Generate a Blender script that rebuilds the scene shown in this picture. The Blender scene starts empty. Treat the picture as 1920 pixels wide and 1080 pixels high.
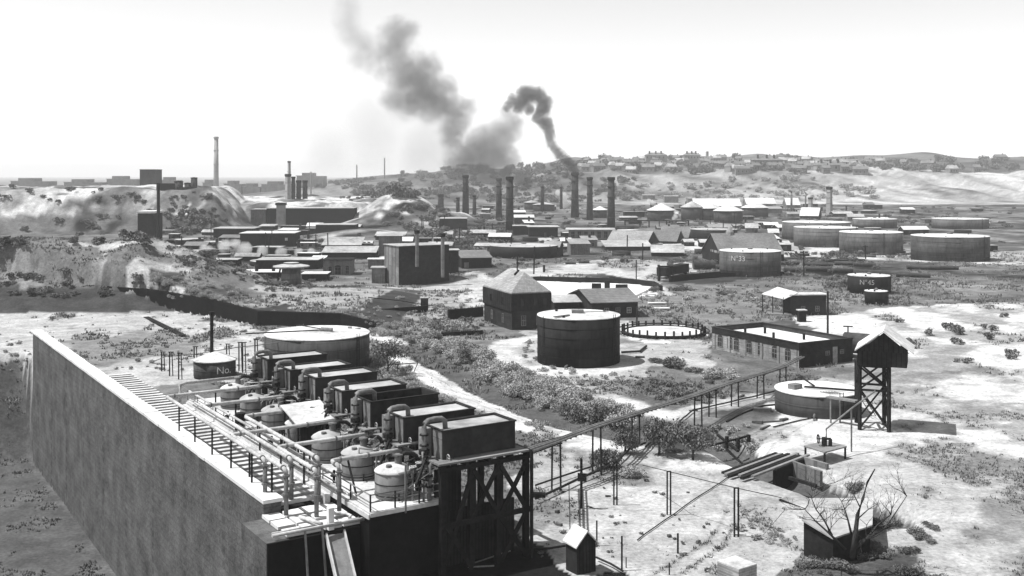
import bpy, math, random
import numpy as np
from mathutils import Vector, Matrix
random.seed(7)
rng = np.random.default_rng(11)
scene = bpy.context.scene
R = math.radians

# ---------------------------------------------------------------- camera
F, HY, CX, CH = 2000.0, 328.0, 960.0, 30.0          # focal length in px of a 1920 frame, horizon row, eye height
cd = bpy.data.cameras.new("camera"); cam = bpy.data.objects.new("camera", cd)
scene.collection.objects.link(cam); scene.camera = cam
cam.location = (0, 0, CH); cam.rotation_euler = (R(90), 0, 0)
cd.sensor_width = 36; cd.lens = 36*F/1920; cd.shift_y = -(540-HY)/1920
cd.clip_start = 0.5; cd.clip_end = 40000
# ---------------------------------------------------------------- sky, sun, exposure
SUN_EL, SUN_AZ = 62, -93                              # sun high on the left, a touch behind the camera
w = bpy.data.worlds.new("World"); scene.world = w; w.use_nodes = True
nt = w.node_tree; nt.nodes.clear()
sky = nt.nodes.new("ShaderNodeTexSky"); sky.sky_type = 'NISHITA'; sky.sun_disc = False
sky.sun_elevation = R(SUN_EL); sky.sun_rotation = R(SUN_AZ); sky.dust_density = 0.4
bw = nt.nodes.new("ShaderNodeRGBToBW"); bg = nt.nodes.new("ShaderNodeBackground"); bg.inputs[1].default_value = 0.15
wo = nt.nodes.new("ShaderNodeOutputWorld")
nt.links.new(sky.outputs[0], bw.inputs[0]); nt.links.new(bw.outputs[0], bg.inputs[0]); nt.links.new(bg.outputs[0], wo.inputs[0])
sl = bpy.data.lights.new("sun", 'SUN'); so = bpy.data.objects.new("sun", sl); scene.collection.objects.link(so)
sl.energy = 4.6; sl.angle = R(0.5); sl.color = (1, 1, 1)
_sd = Vector((math.sin(R(SUN_AZ))*math.cos(R(SUN_EL)), math.cos(R(SUN_AZ))*math.cos(R(SUN_EL)), math.sin(R(SUN_EL))))
so.rotation_euler = (-_sd).to_track_quat('-Z', 'Y').to_euler(); so.location = (-60, 0, 120)
scene.view_settings.view_transform = 'Standard'; scene.view_settings.look = 'None'
scene.view_settings.gamma = 1; scene.view_settings.exposure = 0.5
scene.cycles.use_denoising = True; HAZE = .00014
scene.cycles.volume_bounces = 1; scene.cycles.max_bounces = 4; scene.cycles.volume_max_steps = 128
scene.cycles.volume_step_rate = 1.0

# ---------------------------------------------------------------- projection helpers (photo pixel -> place)
def W(px, py, z=0.0):
    Y = (CH-z)*F/(py-HY); return Vector(((px-CX)*Y/F, Y, z))
def D(px, py, Y):
    return Vector(((px-CX)*Y/F, Y, CH-(py-HY)*Y/F))
SU, CU = math.sin(R(57)), math.cos(R(57))
def S(u, v, z=0.0):                                    # frame of the still house: u along the tanks, v along the row
    return Vector((.25+SU*u-CU*v, 84+CU*u+SU*v, z))
def vn(x, y, s, seed=0):                               # value noise, vectorised, -1..1
    x = np.asarray(x, float)/s; y = np.asarray(y, float)/s
    xi = np.floor(x).astype(np.int64); yi = np.floor(y).astype(np.int64); fx = x-xi; fy = y-yi
    fx = fx*fx*(3-2*fx); fy = fy*fy*(3-2*fy)
    def h(a, b):
        n = (a*374761393+b*668265263+seed*974711) & 0x7fffffff
        n = ((n ^ (n >> 13))*1274126177) & 0x7fffffff
        return ((n ^ (n >> 16)) & 0xffff)/32767.5-1
    return (h(xi, yi)*(1-fx)+h(xi+1, yi)*fx)*(1-fy)+(h(xi, yi+1)*(1-fx)+h(xi+1, yi+1)*fx)*fy
def sm(a, b, t):
    k = np.clip((t-a)/(b-a), 0, 1); return k*k*(3-2*k)

# ---------------------------------------------------------------- materials (all grey: the photograph is black and white)
def mat(name, c, var=.3, scale=1.0, rough=.8, kind='noise', bump=.3, c2=None, metallic=0.0, stretch=(1,1,1)):
    m = bpy.data.materials.new(name); m.use_nodes = True; n = m.node_tree.nodes; l = m.node_tree.links
    b = n['Principled BSDF']; b.inputs['Roughness'].default_value = rough; b.inputs['Metallic'].default_value = metallic
    b.inputs['Specular IOR Level'].default_value = .5 if rough < .3 else .03
    g = n.new('ShaderNodeNewGeometry'); mp = n.new('ShaderNodeMapping'); mp.inputs['Scale'].default_value = stretch
    l.new(g.outputs['Position'], mp.inputs['Vector'])
    n1 = n.new('ShaderNodeTexNoise'); n1.inputs['Scale'].default_value = scale; n1.inputs['Detail'].default_value = 6; n1.inputs['Roughness'].default_value = .65
    l.new(mp.outputs[0], n1.inputs['Vector'])
    n2 = n.new('ShaderNodeTexNoise'); n2.inputs['Scale'].default_value = scale*.13; n2.inputs['Detail'].default_value = 3
    l.new(mp.outputs[0], n2.inputs['Vector'])
    ad = n.new('ShaderNodeMath'); ad.operation = 'ADD'; l.new(n1.outputs[0], ad.inputs[0]); l.new(n2.outputs[0], ad.inputs[1])
    mr = n.new('ShaderNodeMapRange'); mr.inputs['From Min'].default_value = .7; mr.inputs['From Max'].default_value = 1.3
    lo = c*(1-var) if c2 is None else c2; mr.inputs['To Min'].default_value = lo; mr.inputs['To Max'].default_value = c*(1+var*.8)
    l.new(ad.outputs[0], mr.inputs['Value']); last = mr.outputs[0]
    if kind in ('brick', 'plank', 'shingle', 'rivet', 'block'):
        # courses follow height; upright joints follow the horizontal run
        sx = n.new('ShaderNodeSeparateXYZ'); l.new(g.outputs['Position'], sx.inputs[0])
        run = n.new('ShaderNodeMath'); run.operation = 'MULTIPLY_ADD'; run.inputs[1].default_value = .8
        l.new(sx.outputs['X'], run.inputs[0])
        k = n.new('ShaderNodeMath'); k.operation = 'MULTIPLY'; k.inputs[1].default_value = .6; l.new(sx.outputs['Y'], k.inputs[0]); l.new(k.outputs[0], run.inputs[2])
        cb = n.new('ShaderNodeCombineXYZ')
        bt = n.new('ShaderNodeTexBrick')
        if kind == 'plank':
            l.new(sx.outputs['Z'], cb.inputs['X']); l.new(run.outputs[0], cb.inputs['Y'])
            bt.inputs['Scale'].default_value = 1; bt.inputs['Row Height'].default_value = .28; bt.inputs['Brick Width'].default_value = 5; bt.inputs['Mortar Size'].default_value = .03
        else:
            l.new(run.outputs[0], cb.inputs['X']); l.new(sx.outputs['Z'], cb.inputs['Y'])
            bt.inputs['Scale'].default_value = 1
            rh, bwid, ms = {'block': (.62, 1.5, .03), 'brick': (.2, .5, .02), 'shingle': (.25, .35, .03), 'rivet': (1.5, 3.4, .05)}[kind]
            bt.inputs['Row Height'].default_value = rh; bt.inputs['Brick Width'].default_value = bwid; bt.inputs['Mortar Size'].default_value = ms
        bt.inputs['Color1'].default_value = (1, 1, 1, 1); c2v = .9 if kind == 'block' else .72; bt.inputs['Color2'].default_value = (c2v, c2v, c2v, 1)
        mo = {'block': .7, 'brick': 1.25, 'plank': .45, 'shingle': .6, 'rivet': .6}[kind]
        bt.inputs['Mortar'].default_value = (mo, mo, mo, 1)
        l.new(cb.outputs[0], bt.inputs['Vector'])
        mu = n.new('ShaderNodeVectorMath'); mu.operation = 'MULTIPLY'; l.new(bt.outputs[0], mu.inputs[0]); l.new(last, mu.inputs[1]); last = mu.outputs[0]
    l.new(last, b.inputs['Base Color'])
    if bump:
        bp = n.new('ShaderNodeBump'); bp.inputs['Strength'].default_value = bump; bp.inputs['Distance'].default_value = .1
        l.new(n1.outputs[0], bp.inputs['Height']); l.new(bp.outputs[0], b.inputs['Normal'])
    return m
M = dict(
    tank=mat('dark_tank_iron', .02, .5, 1.6, .55, 'rivet', .15, stretch=(1,1,.35)),
    tankm=mat('weathered_tank_iron', .07, .5, 1.6, .6, 'rivet', .15, stretch=(1,1,.35)),
    tankl=mat('pale_tank_iron', .12, .45, 1.4, .6, 'rivet', .15, stretch=(1,1,.35)),
    top=mat('pale_tank_roof', .52, .5, 1.3, .8), white=mat('white_paint', .62, .25, .7, .8), topd=mat('grey_tank_roof', .34, .5, .9, .8),
    brick=mat('dark_brick', .05, .4, 1.2, .9, 'brick'), brickl=mat('pale_brick', .25, .4, 1.0, .9, 'brick'), brickv=mat('sooty_shaded_brick', .03, .5, .9, .9, 'brick'),
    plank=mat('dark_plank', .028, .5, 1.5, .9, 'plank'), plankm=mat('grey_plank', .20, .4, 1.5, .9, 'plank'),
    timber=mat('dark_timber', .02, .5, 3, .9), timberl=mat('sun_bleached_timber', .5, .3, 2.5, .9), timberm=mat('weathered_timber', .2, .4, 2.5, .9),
    shingle=mat('pale_shingle', .33, .3, 1.2, .9, 'shingle'), shingled=mat('grey_shingle', .2, .3, 1.2, .9, 'shingle'), roofl=mat('pale_roof', .55, .3, .8, .85),
    iron=mat('black_iron', .025, .5, 3, .5), ironm=mat('grey_iron', .16, .5, 4, .5), pipe=mat('dusty_pipe', .40, .45, 3, .6), glass=mat('dark_glass', .02, .3, 2, .15, bump=0),
    conc=mat('block_wall', .105, .5, 3, .9, 'block', .6), stone=mat('pale_stone', .6, .2, 1.2, .9), still=mat('still_iron', .2, .55, 1.3, .6, 'rivet', .2, stretch=(1,1,.4)),
    soot=mat('black_wall', .012, .5, 1.2, .95), boxw=mat('condenser_plate', .035, .6, 1.1, .65, bump=.25), wet=mat('milky_water_scum', .36, .5, .7, .5, bump=.1), dwater=mat('dark_oily_water', .04, .5, 1, .2, bump=.05),
    leaf=mat('dusty_leaf', .34, .5, 3, .8, bump=0), leafd=mat('dark_leaf', .15, .6, 3, .8, bump=0), weed=mat('dry_weeds', .19, .6, .35, .9, bump=0), grass=mat('dry_grass', .22, .5, .6, .9, bump=0),
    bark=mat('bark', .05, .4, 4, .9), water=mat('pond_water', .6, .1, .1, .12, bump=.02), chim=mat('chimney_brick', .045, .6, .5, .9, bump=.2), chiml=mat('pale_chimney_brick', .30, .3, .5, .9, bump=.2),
    far=mat('far_building', .2, .4, .2, .9), log=mat('rusty_boiler', .07, .6, 1, .8), rust=mat('scrap', .09, .6, 2, .8))

# ---------------------------------------------------------------- mesh builder
def wloc(o):
    v = Vector((0, 0, 0))
    while o is not None: v = v+o.location; o = o.parent
    return v
class MB:
    def __init__(s): s.v = []; s.f = []; s.c = []
    def add(s, vs, fs):
        n = len(s.v); s.c.append((n, len(s.f))); s.v += [tuple(p) for p in vs]; s.f += [tuple(i+n for i in f) for f in fs]; return s
    def fr(s, o, ex, ey, lx, ly, z0, z1):               # box from corner o along unit vectors ex, ey
        o = Vector((o[0], o[1], 0)); a = [o, o+ex*lx, o+ex*lx+ey*ly, o+ey*ly]
        return s.add([(p.x, p.y, z0) for p in a]+[(p.x, p.y, z1) for p in a], [(3,2,1,0),(4,5,6,7),(0,1,5,4),(1,2,6,5),(2,3,7,6),(3,0,4,7)])
    def beam(s, a, b, w, h=None):
        h = h or w; a = Vector(a); b = Vector(b); d = (b-a).normalized()
        up = Vector((0,0,1)) if abs(d.z) < .95 else Vector((SU, CU, 0))
        x = d.cross(up).normalized()*w/2; y = x.cross(d).normalized()*h/2
        vs = [a-x-y, a+x-y, a+x+y, a-x+y, b-x-y, b+x-y, b+x+y, b-x+y]
        return s.add(vs, [(0,1,2,3),(7,6,5,4),(0,4,5,1),(1,5,6,2),(2,6,7,3),(3,7,4,0)])
    def tube(s, pts, r, n=8, cap=True):
        pts = [Vector(p) for p in pts]; rs = r if isinstance(r, (list, tuple)) else [r]*len(pts); vs = []; fs = []
        for i, p in enumerate(pts):
            d = (pts[min(i+1, len(pts)-1)]-pts[max(i-1, 0)]).normalized()
            up = Vector((0,0,1)) if abs(d.z) < .9 else Vector((SU, CU, 0))
            x = d.cross(up).normalized(); y = x.cross(d).normalized()
            for k in range(n):
                t = 2*math.pi*k/n; vs.append(p+(x*math.cos(t)+y*math.sin(t))*rs[i])
        for i in range(len(pts)-1):
            for k in range(n):
                a = i*n+k; b = i*n+(k+1) % n; fs.append((a, b, b+n, a+n))
        if cap: fs.append(tuple(range(n))[::-1]); fs.append(tuple(range((len(pts)-1)*n, len(pts)*n)))
        return s.add(vs, fs)
    def lathe(s, c, prof, n=32):                        # prof = [(r, z)...]
        vs = []; fs = []
        for r, z in prof:
            for k in range(n):
                t = 2*math.pi*k/n; vs.append((c[0]+r*math.cos(t), c[1]+r*math.sin(t), z))
        for i in range(len(prof)-1):
            for k in range(n):
                a = i*n+k; b = i*n+(k+1) % n; fs.append((a, b, b+n, a+n))
        fs.append(tuple(range(n))[::-1]); fs.append(tuple(range((len(prof)-1)*n, len(prof)*n)))
        return s.add(vs, fs)
    def builds(s, name, m, parent, smooth=False):       # one object for every piece added
        e = s.c+[(len(s.v), len(s.f))]
        for (a, fa_), (b, fb_) in zip(e[:-1], e[1:]):
            q = MB(); q.v = s.v[a:b]; q.f = [tuple(i-a for i in f) for f in s.f[fa_:fb_]]; q.build(name, m, parent, smooth=smooth)
    def build(s, name, m, parent=None, origin=None, smooth=False):
        off = wloc(parent) if parent is not None else Vector(origin) if origin is not None else None
        if off is None:
            a = np.array(s.v); off = Vector(((a[:,0].min()+a[:,0].max())/2, (a[:,1].min()+a[:,1].max())/2, a[:,2].min()))
        me = bpy.data.meshes.new(name); me.from_pydata([(x-off.x, y-off.y, z-off.z) for x, y, z in s.v], [], s.f)
        me.materials.append(M[m] if isinstance(m, str) else m)
        if smooth:
            for p in me.polygons: p.use_smooth = len(p.vertices) == 4
        o = bpy.data.objects.new(name, me); scene.collection.objects.link(o)
        if parent is not None: o.parent = parent
        else: o.location = off
        return o
def tag(o, label=None, cat=None, group=None, kind=None):
    if label: o['label'] = label
    if cat: o['category'] = cat
    if group: o['group'] = group
    if kind: o['kind'] = kind
    return o
def empty(name, loc, label, cat, group=None):
    o = bpy.data.objects.new(name, None); scene.collection.objects.link(o); o.location = loc; o.empty_display_size = .5
    return tag(o, label, cat, group)
def copy_tree(o, loc=None, parent=None, rz=0, sc=None, label=None):
    c = o.copy(); scene.collection.objects.link(c); c.parent = parent
    if loc is not None: c.location = loc; c.rotation_euler = (0, 0, rz)
    if sc is not None: c.scale = sc if hasattr(sc, '__len__') else (sc, sc, sc)
    if label: c['label'] = label
    for ch in list(o.children): copy_tree(ch, parent=c)
    return c
ORD = ['first','second','third','fourth','fifth','sixth','seventh','eighth','ninth','tenth','eleventh','twelfth','thirteenth','fourteenth','fifteenth','sixteenth']

# ---------------------------------------------------------------- terrain
def poly_in(x, y, P_):
    ins = np.zeros(x.shape, bool); n = len(P_)
    for i in range(n):
        x1, y1 = P_[i]; x2, y2 = P_[(i+1) % n]
        if y1 == y2: continue
        c = ((y1 > y) != (y2 > y)) & (x < (x2-x1)*(y-y1)/(y2-y1)+x1); ins ^= c
    return ins
def pw(pts, z=0): return [tuple(W(a, b, z)[:2]) for a, b in pts]
def dist_line(x, y, L):
    d = np.full(x.shape, 1e9)
    for (x1, y1), (x2, y2) in zip(L[:-1], L[1:]):
        dx, dy = x2-x1, y2-y1; t = np.clip(((x-x1)*dx+(y-y1)*dy)/(dx*dx+dy*dy), 0, 1)
        d = np.minimum(d, np.hypot(x-x1-t*dx, y-y1-t*dy))
    return d
CHAN = pw([(1320,812),(1375,832),(1425,862),(1478,884),(1560,912),(1660,960)])
def height(x, y):
    x = np.asarray(x, float); y = np.asarray(y, float); t = x/np.maximum(y, 40)*F+CX          # t = bearing
    wob = vn(x, y, 14, 3)*3+vn(x, y, 5, 4)*1.2
    h = np.zeros(x.shape)
    # cut bank in the left middle distance, with a step facing the camera
    xs = x+wob*.5
    step_y = np.interp(x, [-160,-100,-81,-63,-51,-34,-24], [262,245,238,226,214,212,206])
    toph = np.interp(x, [-160,-100,-81,-63,-51,-34,-26,-20], [5,4.8,4.4,3.4,2.6,2.3,1.2,0])
    face = sm(0, 1.2, y-step_y)
    back = 1-sm(258, 285, y)
    h = np.maximum(h, toph*face*back)
    # spur of the spoil bank rising behind it
    h = np.maximum(h, (toph*face*back+10*sm(-52, -92, xs)*sm(225, 264, y+wob)*(1-sm(268, 300, y+wob)))*(x < -40))
    # high bluff on the far left and its lower shoulder
    bl = 22*sm(535, 590, y+wob*.8+vn(x, y, 30, 55)*10)*sm(-132-(y-540)*.2, -160-(y-540)*.2, x+wob)*(1-sm(720, 1000, y))
    bl += bl*(22-bl)/121*vn(x+y*.5, y*.3, 7, 56)*1.2
    h = np.maximum(h, bl)
    h = np.maximum(h, 11.5*sm(632, 655, y+wob)*sm(-84, -100, x+wob)*(1-sm(900, 1300, y)))
    # pale mound in the middle
    h = np.maximum(h, 17.5*np.exp(-(((x+70)/27)**2)**1.5)*np.exp(-(((y-668)/44)**2)**1.1)+0)
    h = np.maximum(h, (13-(x+70)*.17)*sm(-96,-76,x)*(1-sm(-30, -12, x))*np.exp(-((y-655)/36)**2))
    h = np.maximum(h, 4.5*np.exp(-((x+70)/26)**2)*np.exp(-((y-500)/26)**2))
    # low embankments in the middle distance
    h = np.maximum(h, 2.2*np.exp(-((x+10)/9)**2)*np.exp(-((y-306)/10)**2))
    # far hillside
    esc = 30+6*np.sin(t*.01); foot = 1120+vn(x, y, 180, 6)*60
    big = np.interp(t, [430,600,760,960,1080,1300,1640,1900,2600], [0,14,26,30,35,35,36,34,30])
    rid = np.interp(t, [430,600,760,960,1080,1300,1640,1900,2600], [0,-3,4,12,22,23,25,24,20])
    hill = big*sm(foot, foot+330, y)+rid*sm(1450, 1900, y)+vn(x, y, 60, 8)*3*sm(1150, 1300, y)*sm(450, 700, t)
    hill *= 1+.15*vn(x, y, 90, 12)*sm(1100, 1300, y); hill += vn(x+y*.25, y*.25, 26, 13)*4*sm(1150, 1230, y)*(1-sm(1400, 1500, y))*sm(600, 1000, t)
    h = np.maximum(h, hill*(1-sm(3500, 6000, y)))
    h += vn(x, y, 30, 1)*.25*sm(60, 200, y)+vn(x, y, 6, 2)*.10+vn(x, y, 2.2, 21)*.05*(1-sm(200, 400, y))
    # low yard in front of the retaining wall, lower left
    dx, dy = x-.25, y-84; uu = dx*SU+dy*CU; vv = -dx*CU+dy*SU
    h = h-15*(1-sm(-17.7, -16.9, uu))*sm(-4, 9, vv)*(1-sm(110, 130, vv))*sm(-100, -60, uu)
    h += sm(3, 8, h)*(y < 900)*(y > 235)*(vn(x, y, 17, 50)*1.5*sm(350, 500, y)+vn(x, y, 9, 51)*.8+vn(x, y, 4, 52)*.45+vn(x, y, 2, 53)*.25*(y < 400))
    # ditch with the footbridge
    d = dist_line(x, y, CHAN); h -= 1.9*(1-sm(.8, 4.6, d))*(y < 140)
    d2 = dist_line(x, y, pw([(770,640),(830,675),(940,735),(1060,775),(1180,800)])); h -= 1.4*(1-sm(1, 8, d2))*(y < 210)
    return h
def hz(p): return float(height(np.array([p[0]]), np.array([p[1]]))[0])

REG = [   # polygons in photo pixels of the level ground, ground tone, with the trestle's shade in the darkest
    (.27, [(480,560),(700,560),(760,560),(900,525),(920,590),(700,600),(480,600)]),
    (.42, [(880,525),(905,520),(905,575),(850,572)]),
    (.38, [(-300,574),(274,574),(400,598),(500,612),(500,705),(380,722),(-300,760)]),
    (.37, [(990,850),(1080,822),(1150,842),(1200,850),(1330,862),(1480,800),(1440,752),(1600,690),(1960,660),(2300,700),(2300,1200),(1000,1200),(985,1000)]),
    (.50, [(1430,760),(1640,700),(2000,700),(2000,860),(1560,850),(1500,800)]),
    (.55, [(1500,600),(1560,585),(1640,575),(2100,560),(2100,700),(1600,690),(1560,640)]),
    (.48, [(1150,450),(1480,455),(1640,470),(2000,470),(2000,500),(1480,482),(1300,470)]),
    (.42, [(1150,484),(1250,490),(1330,500),(1230,530),(1140,515),(960,520),(960,508)]),
    (.36, [(1000,600),(1170,600),(1340,640),(1330,690),(1200,690),(1170,720),(1000,715),(960,670)]),
    (.14, [(1180,730),(1240,712),(1330,716),(1400,730),(1330,765),(1240,768)]),
    (.17, [(1190,560),(1260,530),(1420,550),(1440,600),(1350,612),(1230,605)]),
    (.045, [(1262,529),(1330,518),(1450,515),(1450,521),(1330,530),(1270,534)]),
    (.012, [(-300,990),(508,990),(700,960),(860,960),(985,1000),(1012,1050),(1050,1062),(1160,1078),(1190,1200),(-300,1200)]),  # sooty, oily ground with the trestle's shade painted in
    (.12, [(450,700),(700,700),(980,850),(980,960),(700,960),(400,760)]),
    (.08, [(1500,1056),(1560,1062),(1615,1030),(1660,1010),(1720,1030),(1740,1200),(1500,1200)]),
    (.33, [(1320,1060),(1420,1010),(1500,1040),(1480,1060),(1380,1080)]),
    (.30, [(1340,930),(1450,945),(1500,1000),(1420,1000),(1360,960)]),
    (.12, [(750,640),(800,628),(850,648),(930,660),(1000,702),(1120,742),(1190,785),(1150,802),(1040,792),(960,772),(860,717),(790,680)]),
    (.88, [(1000,524),(1060,526),(1225,530),(1240,548),(1190,566),(1020,562)]),
    (.88, [(1166,625),(1190,613),(1244,609),(1300,613),(1324,625),(1300,636),(1244,640),(1190,636)]),
    (.15, [(-200,470),(300,470),(480,520),(500,560),(-200,560)]),
]
PATHS = [(.58, 3.5, pw([(690,628),(735,640),(765,668),(800,698),(860,728),(930,762),(1010,795),(1080,815),(1150,838),(1215,858),(1290,868),(1400,850),(1480,805),(1600,740)])),
         (.50, 2.5, pw([(1005,632),(960,640),(935,657),(960,682),(1010,706),(1070,724),(1130,746),(1200,768),(1270,776),(1340,762),(1420,742)])),
         (.50, 2.6, pw([(1010,690),(1085,699),(1160,690)])),
         (.40, 5.0, pw([(620,538),(780,545),(905,532)])),
         (.44, 1.5, pw([(985,518),(1080,519),(1170,526),(1230,537),(1260,552)]))]
RUT = pw([(1290,868),(1340,905),(1380,960),(1340,1020),(1240,1085)])+[]
def tone(x, y, h):
    j = 1+y/300
    xj = x+vn(x, y, 5, 31)*1.3*j+vn(x, y, 1.7, 32)*.5*j; yj = y+vn(x, y, 5, 33)*2.2*j+vn(x, y, 1.7, 34)*.8*j
    t = np.where(y > 300, .105, .15)+.06*vn(x, y, 25, 35)+.07*vn(x, y, 8, 39)+.04*vn(x, y, 2.5, 40)
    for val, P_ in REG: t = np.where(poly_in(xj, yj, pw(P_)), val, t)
    for val, wd, L in PATHS:
        k = 1-sm(wd*.7, wd*1.2, dist_line(xj*.4+x*.6, yj*.4+y*.6, L)); t = t*(1-k)+val*k
    dr = dist_line(x, y, PATHS[0][2]); t = np.where((y < 230) & (dr < 2.2), t*(1-.30*np.exp(-((dr-.8+.15*vn(x, y, 4, 70))/.22)**2)-.12*np.exp(-((dr-1.7)/.3)**2)), t)
    dr = dist_line(x, y, RUT); t = np.where((y < 230) & (dr < 2) & (t > .25), t*(1-.28*np.exp(-((dr-.75+.2*vn(x, y, 5, 71))/.2)**2)), t)
    # pale spoil on the tops and slopes of the banks
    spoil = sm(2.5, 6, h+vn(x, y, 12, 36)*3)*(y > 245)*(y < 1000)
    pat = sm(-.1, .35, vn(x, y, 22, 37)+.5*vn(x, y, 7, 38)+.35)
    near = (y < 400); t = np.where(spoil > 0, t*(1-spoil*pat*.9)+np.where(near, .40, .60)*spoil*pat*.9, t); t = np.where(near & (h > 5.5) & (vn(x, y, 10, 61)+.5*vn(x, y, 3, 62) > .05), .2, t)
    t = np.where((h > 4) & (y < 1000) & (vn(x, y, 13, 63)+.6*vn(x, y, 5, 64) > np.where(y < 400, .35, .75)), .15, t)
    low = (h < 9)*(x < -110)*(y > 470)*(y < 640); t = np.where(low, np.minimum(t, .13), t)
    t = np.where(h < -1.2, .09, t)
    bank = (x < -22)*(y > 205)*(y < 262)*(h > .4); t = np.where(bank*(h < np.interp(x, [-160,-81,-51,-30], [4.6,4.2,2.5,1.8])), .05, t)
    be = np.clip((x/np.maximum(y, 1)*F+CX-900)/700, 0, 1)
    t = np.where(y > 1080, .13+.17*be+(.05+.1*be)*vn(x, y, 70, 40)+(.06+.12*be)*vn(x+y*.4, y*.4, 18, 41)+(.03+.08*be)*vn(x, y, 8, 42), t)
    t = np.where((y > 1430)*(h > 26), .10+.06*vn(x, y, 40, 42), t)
    pt = sm(.05, .6, vn(x, y, 9*j, 44)+.6*vn(x, y, 3*j, 45)+.3*vn(x, y, 1.2, 46))
    t = np.where((t > .33) & (t < .8) & (y < 1000), t*(1-.5*pt), t)
    t = np.where((t < .33) & (y > 380) & (y < 1100), t*(1+.5*vn(x, y*.35, 9, 47)+.4*vn(x, y*.35, 22, 48)), t)
    return np.clip(t*(1+.2*vn(x, y, 3, 43)), .01, .75)
ys = np.concatenate([np.arange(-40, 66, 6), 66*np.exp(np.arange(0, 5.35, .0068))]); NC = 620
tt = np.linspace(-.98, .98, NC); tt = tt*(0.62+.38*tt*tt)/.98
X = tt[None, :]*np.maximum(ys, 66)[:, None]*1.15; Yg = np.repeat(ys[:, None], NC, 1)
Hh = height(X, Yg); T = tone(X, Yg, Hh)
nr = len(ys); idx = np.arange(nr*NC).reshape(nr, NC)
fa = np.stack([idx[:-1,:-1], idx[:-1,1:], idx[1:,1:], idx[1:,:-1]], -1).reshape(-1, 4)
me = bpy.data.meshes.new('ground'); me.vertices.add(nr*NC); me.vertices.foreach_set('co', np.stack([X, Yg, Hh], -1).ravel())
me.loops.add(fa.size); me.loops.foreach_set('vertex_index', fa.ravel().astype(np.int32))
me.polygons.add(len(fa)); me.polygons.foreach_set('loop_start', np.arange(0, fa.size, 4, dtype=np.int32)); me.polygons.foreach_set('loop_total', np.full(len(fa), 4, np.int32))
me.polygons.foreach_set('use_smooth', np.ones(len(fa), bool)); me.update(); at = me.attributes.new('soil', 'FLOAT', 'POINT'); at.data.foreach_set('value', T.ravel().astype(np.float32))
gm = mat('soil', .3, 0, 1.4, .95, bump=.7); n = gm.node_tree.nodes; l = gm.node_tree.links
an = n.new('ShaderNodeAttribute'); an.attribute_name = 'soil'
fn = n.new('ShaderNodeTexNoise'); fn.inputs['Scale'].default_value = 2.2; fn.inputs['Detail'].default_value = 8; fn.inputs['Roughness'].default_value = .75
gg = n.new('ShaderNodeNewGeometry'); l.new(gg.outputs['Position'], fn.inputs['Vector'])
mr = n.new('ShaderNodeMapRange'); mr.inputs['From Min'].default_value = .3; mr.inputs['From Max'].default_value = .7; mr.inputs['To Min'].default_value = .55; mr.inputs['To Max'].default_value = 1.35
l.new(fn.outputs[0], mr.inputs['Value'])
f2 = n.new('ShaderNodeTexNoise'); f2.inputs['Scale'].default_value = .35; f2.inputs['Detail'].default_value = 8; f2.inputs['Roughness'].default_value = .7; l.new(gg.outputs['Position'], f2.inputs['Vector'])
m2 = n.new('ShaderNodeMapRange'); m2.inputs['From Min'].default_value = .3; m2.inputs['From Max'].default_value = .7; m2.inputs['To Min'].default_value = .6; m2.inputs['To Max'].default_value = 1.25; l.new(f2.outputs[0], m2.inputs['Value'])
a1 = n.new('ShaderNodeMath'); a1.operation = 'MULTIPLY'; l.new(an.outputs['Fac'], a1.inputs[0]); l.new(mr.outputs[0], a1.inputs[1])
a2 = n.new('ShaderNodeMath'); a2.operation = 'MULTIPLY'; l.new(a1.outputs[0], a2.inputs[0]); l.new(m2.outputs[0], a2.inputs[1])
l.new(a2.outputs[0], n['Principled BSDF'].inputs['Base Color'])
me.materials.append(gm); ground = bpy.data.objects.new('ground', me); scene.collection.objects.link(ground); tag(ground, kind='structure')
# ================================================================ THE STILL HOUSE (foreground left)
UX, VX = Vector((SU, CU, 0)), Vector((-CU, SU, 0))
def sbox(mb, u0, u1, v0, v1, z0, z1): return mb.fr(S(u0, v0), UX, VX, u1-u0, v1-v0, z0, z1)
def wheel(mb, c, r=.22, ax='u'):
    a, b = (VX, Vector((0,0,1))) if ax == 'u' else (UX, VX)
    pts = [c+a*math.cos(t)*r+b*math.sin(t)*r for t in [2*math.pi*k/12 for k in range(13)]]
    mb.tube(pts, .035, 5, False)
    for k in (0, 3): mb.tube([pts[k], pts[k+6]], .025, 4)
    return mb
def flange(mb, c, d, r, t=.09):
    d = Vector(d).normalized(); return mb.tube([c-d*t/2, c+d*t/2], r, 10)
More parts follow.
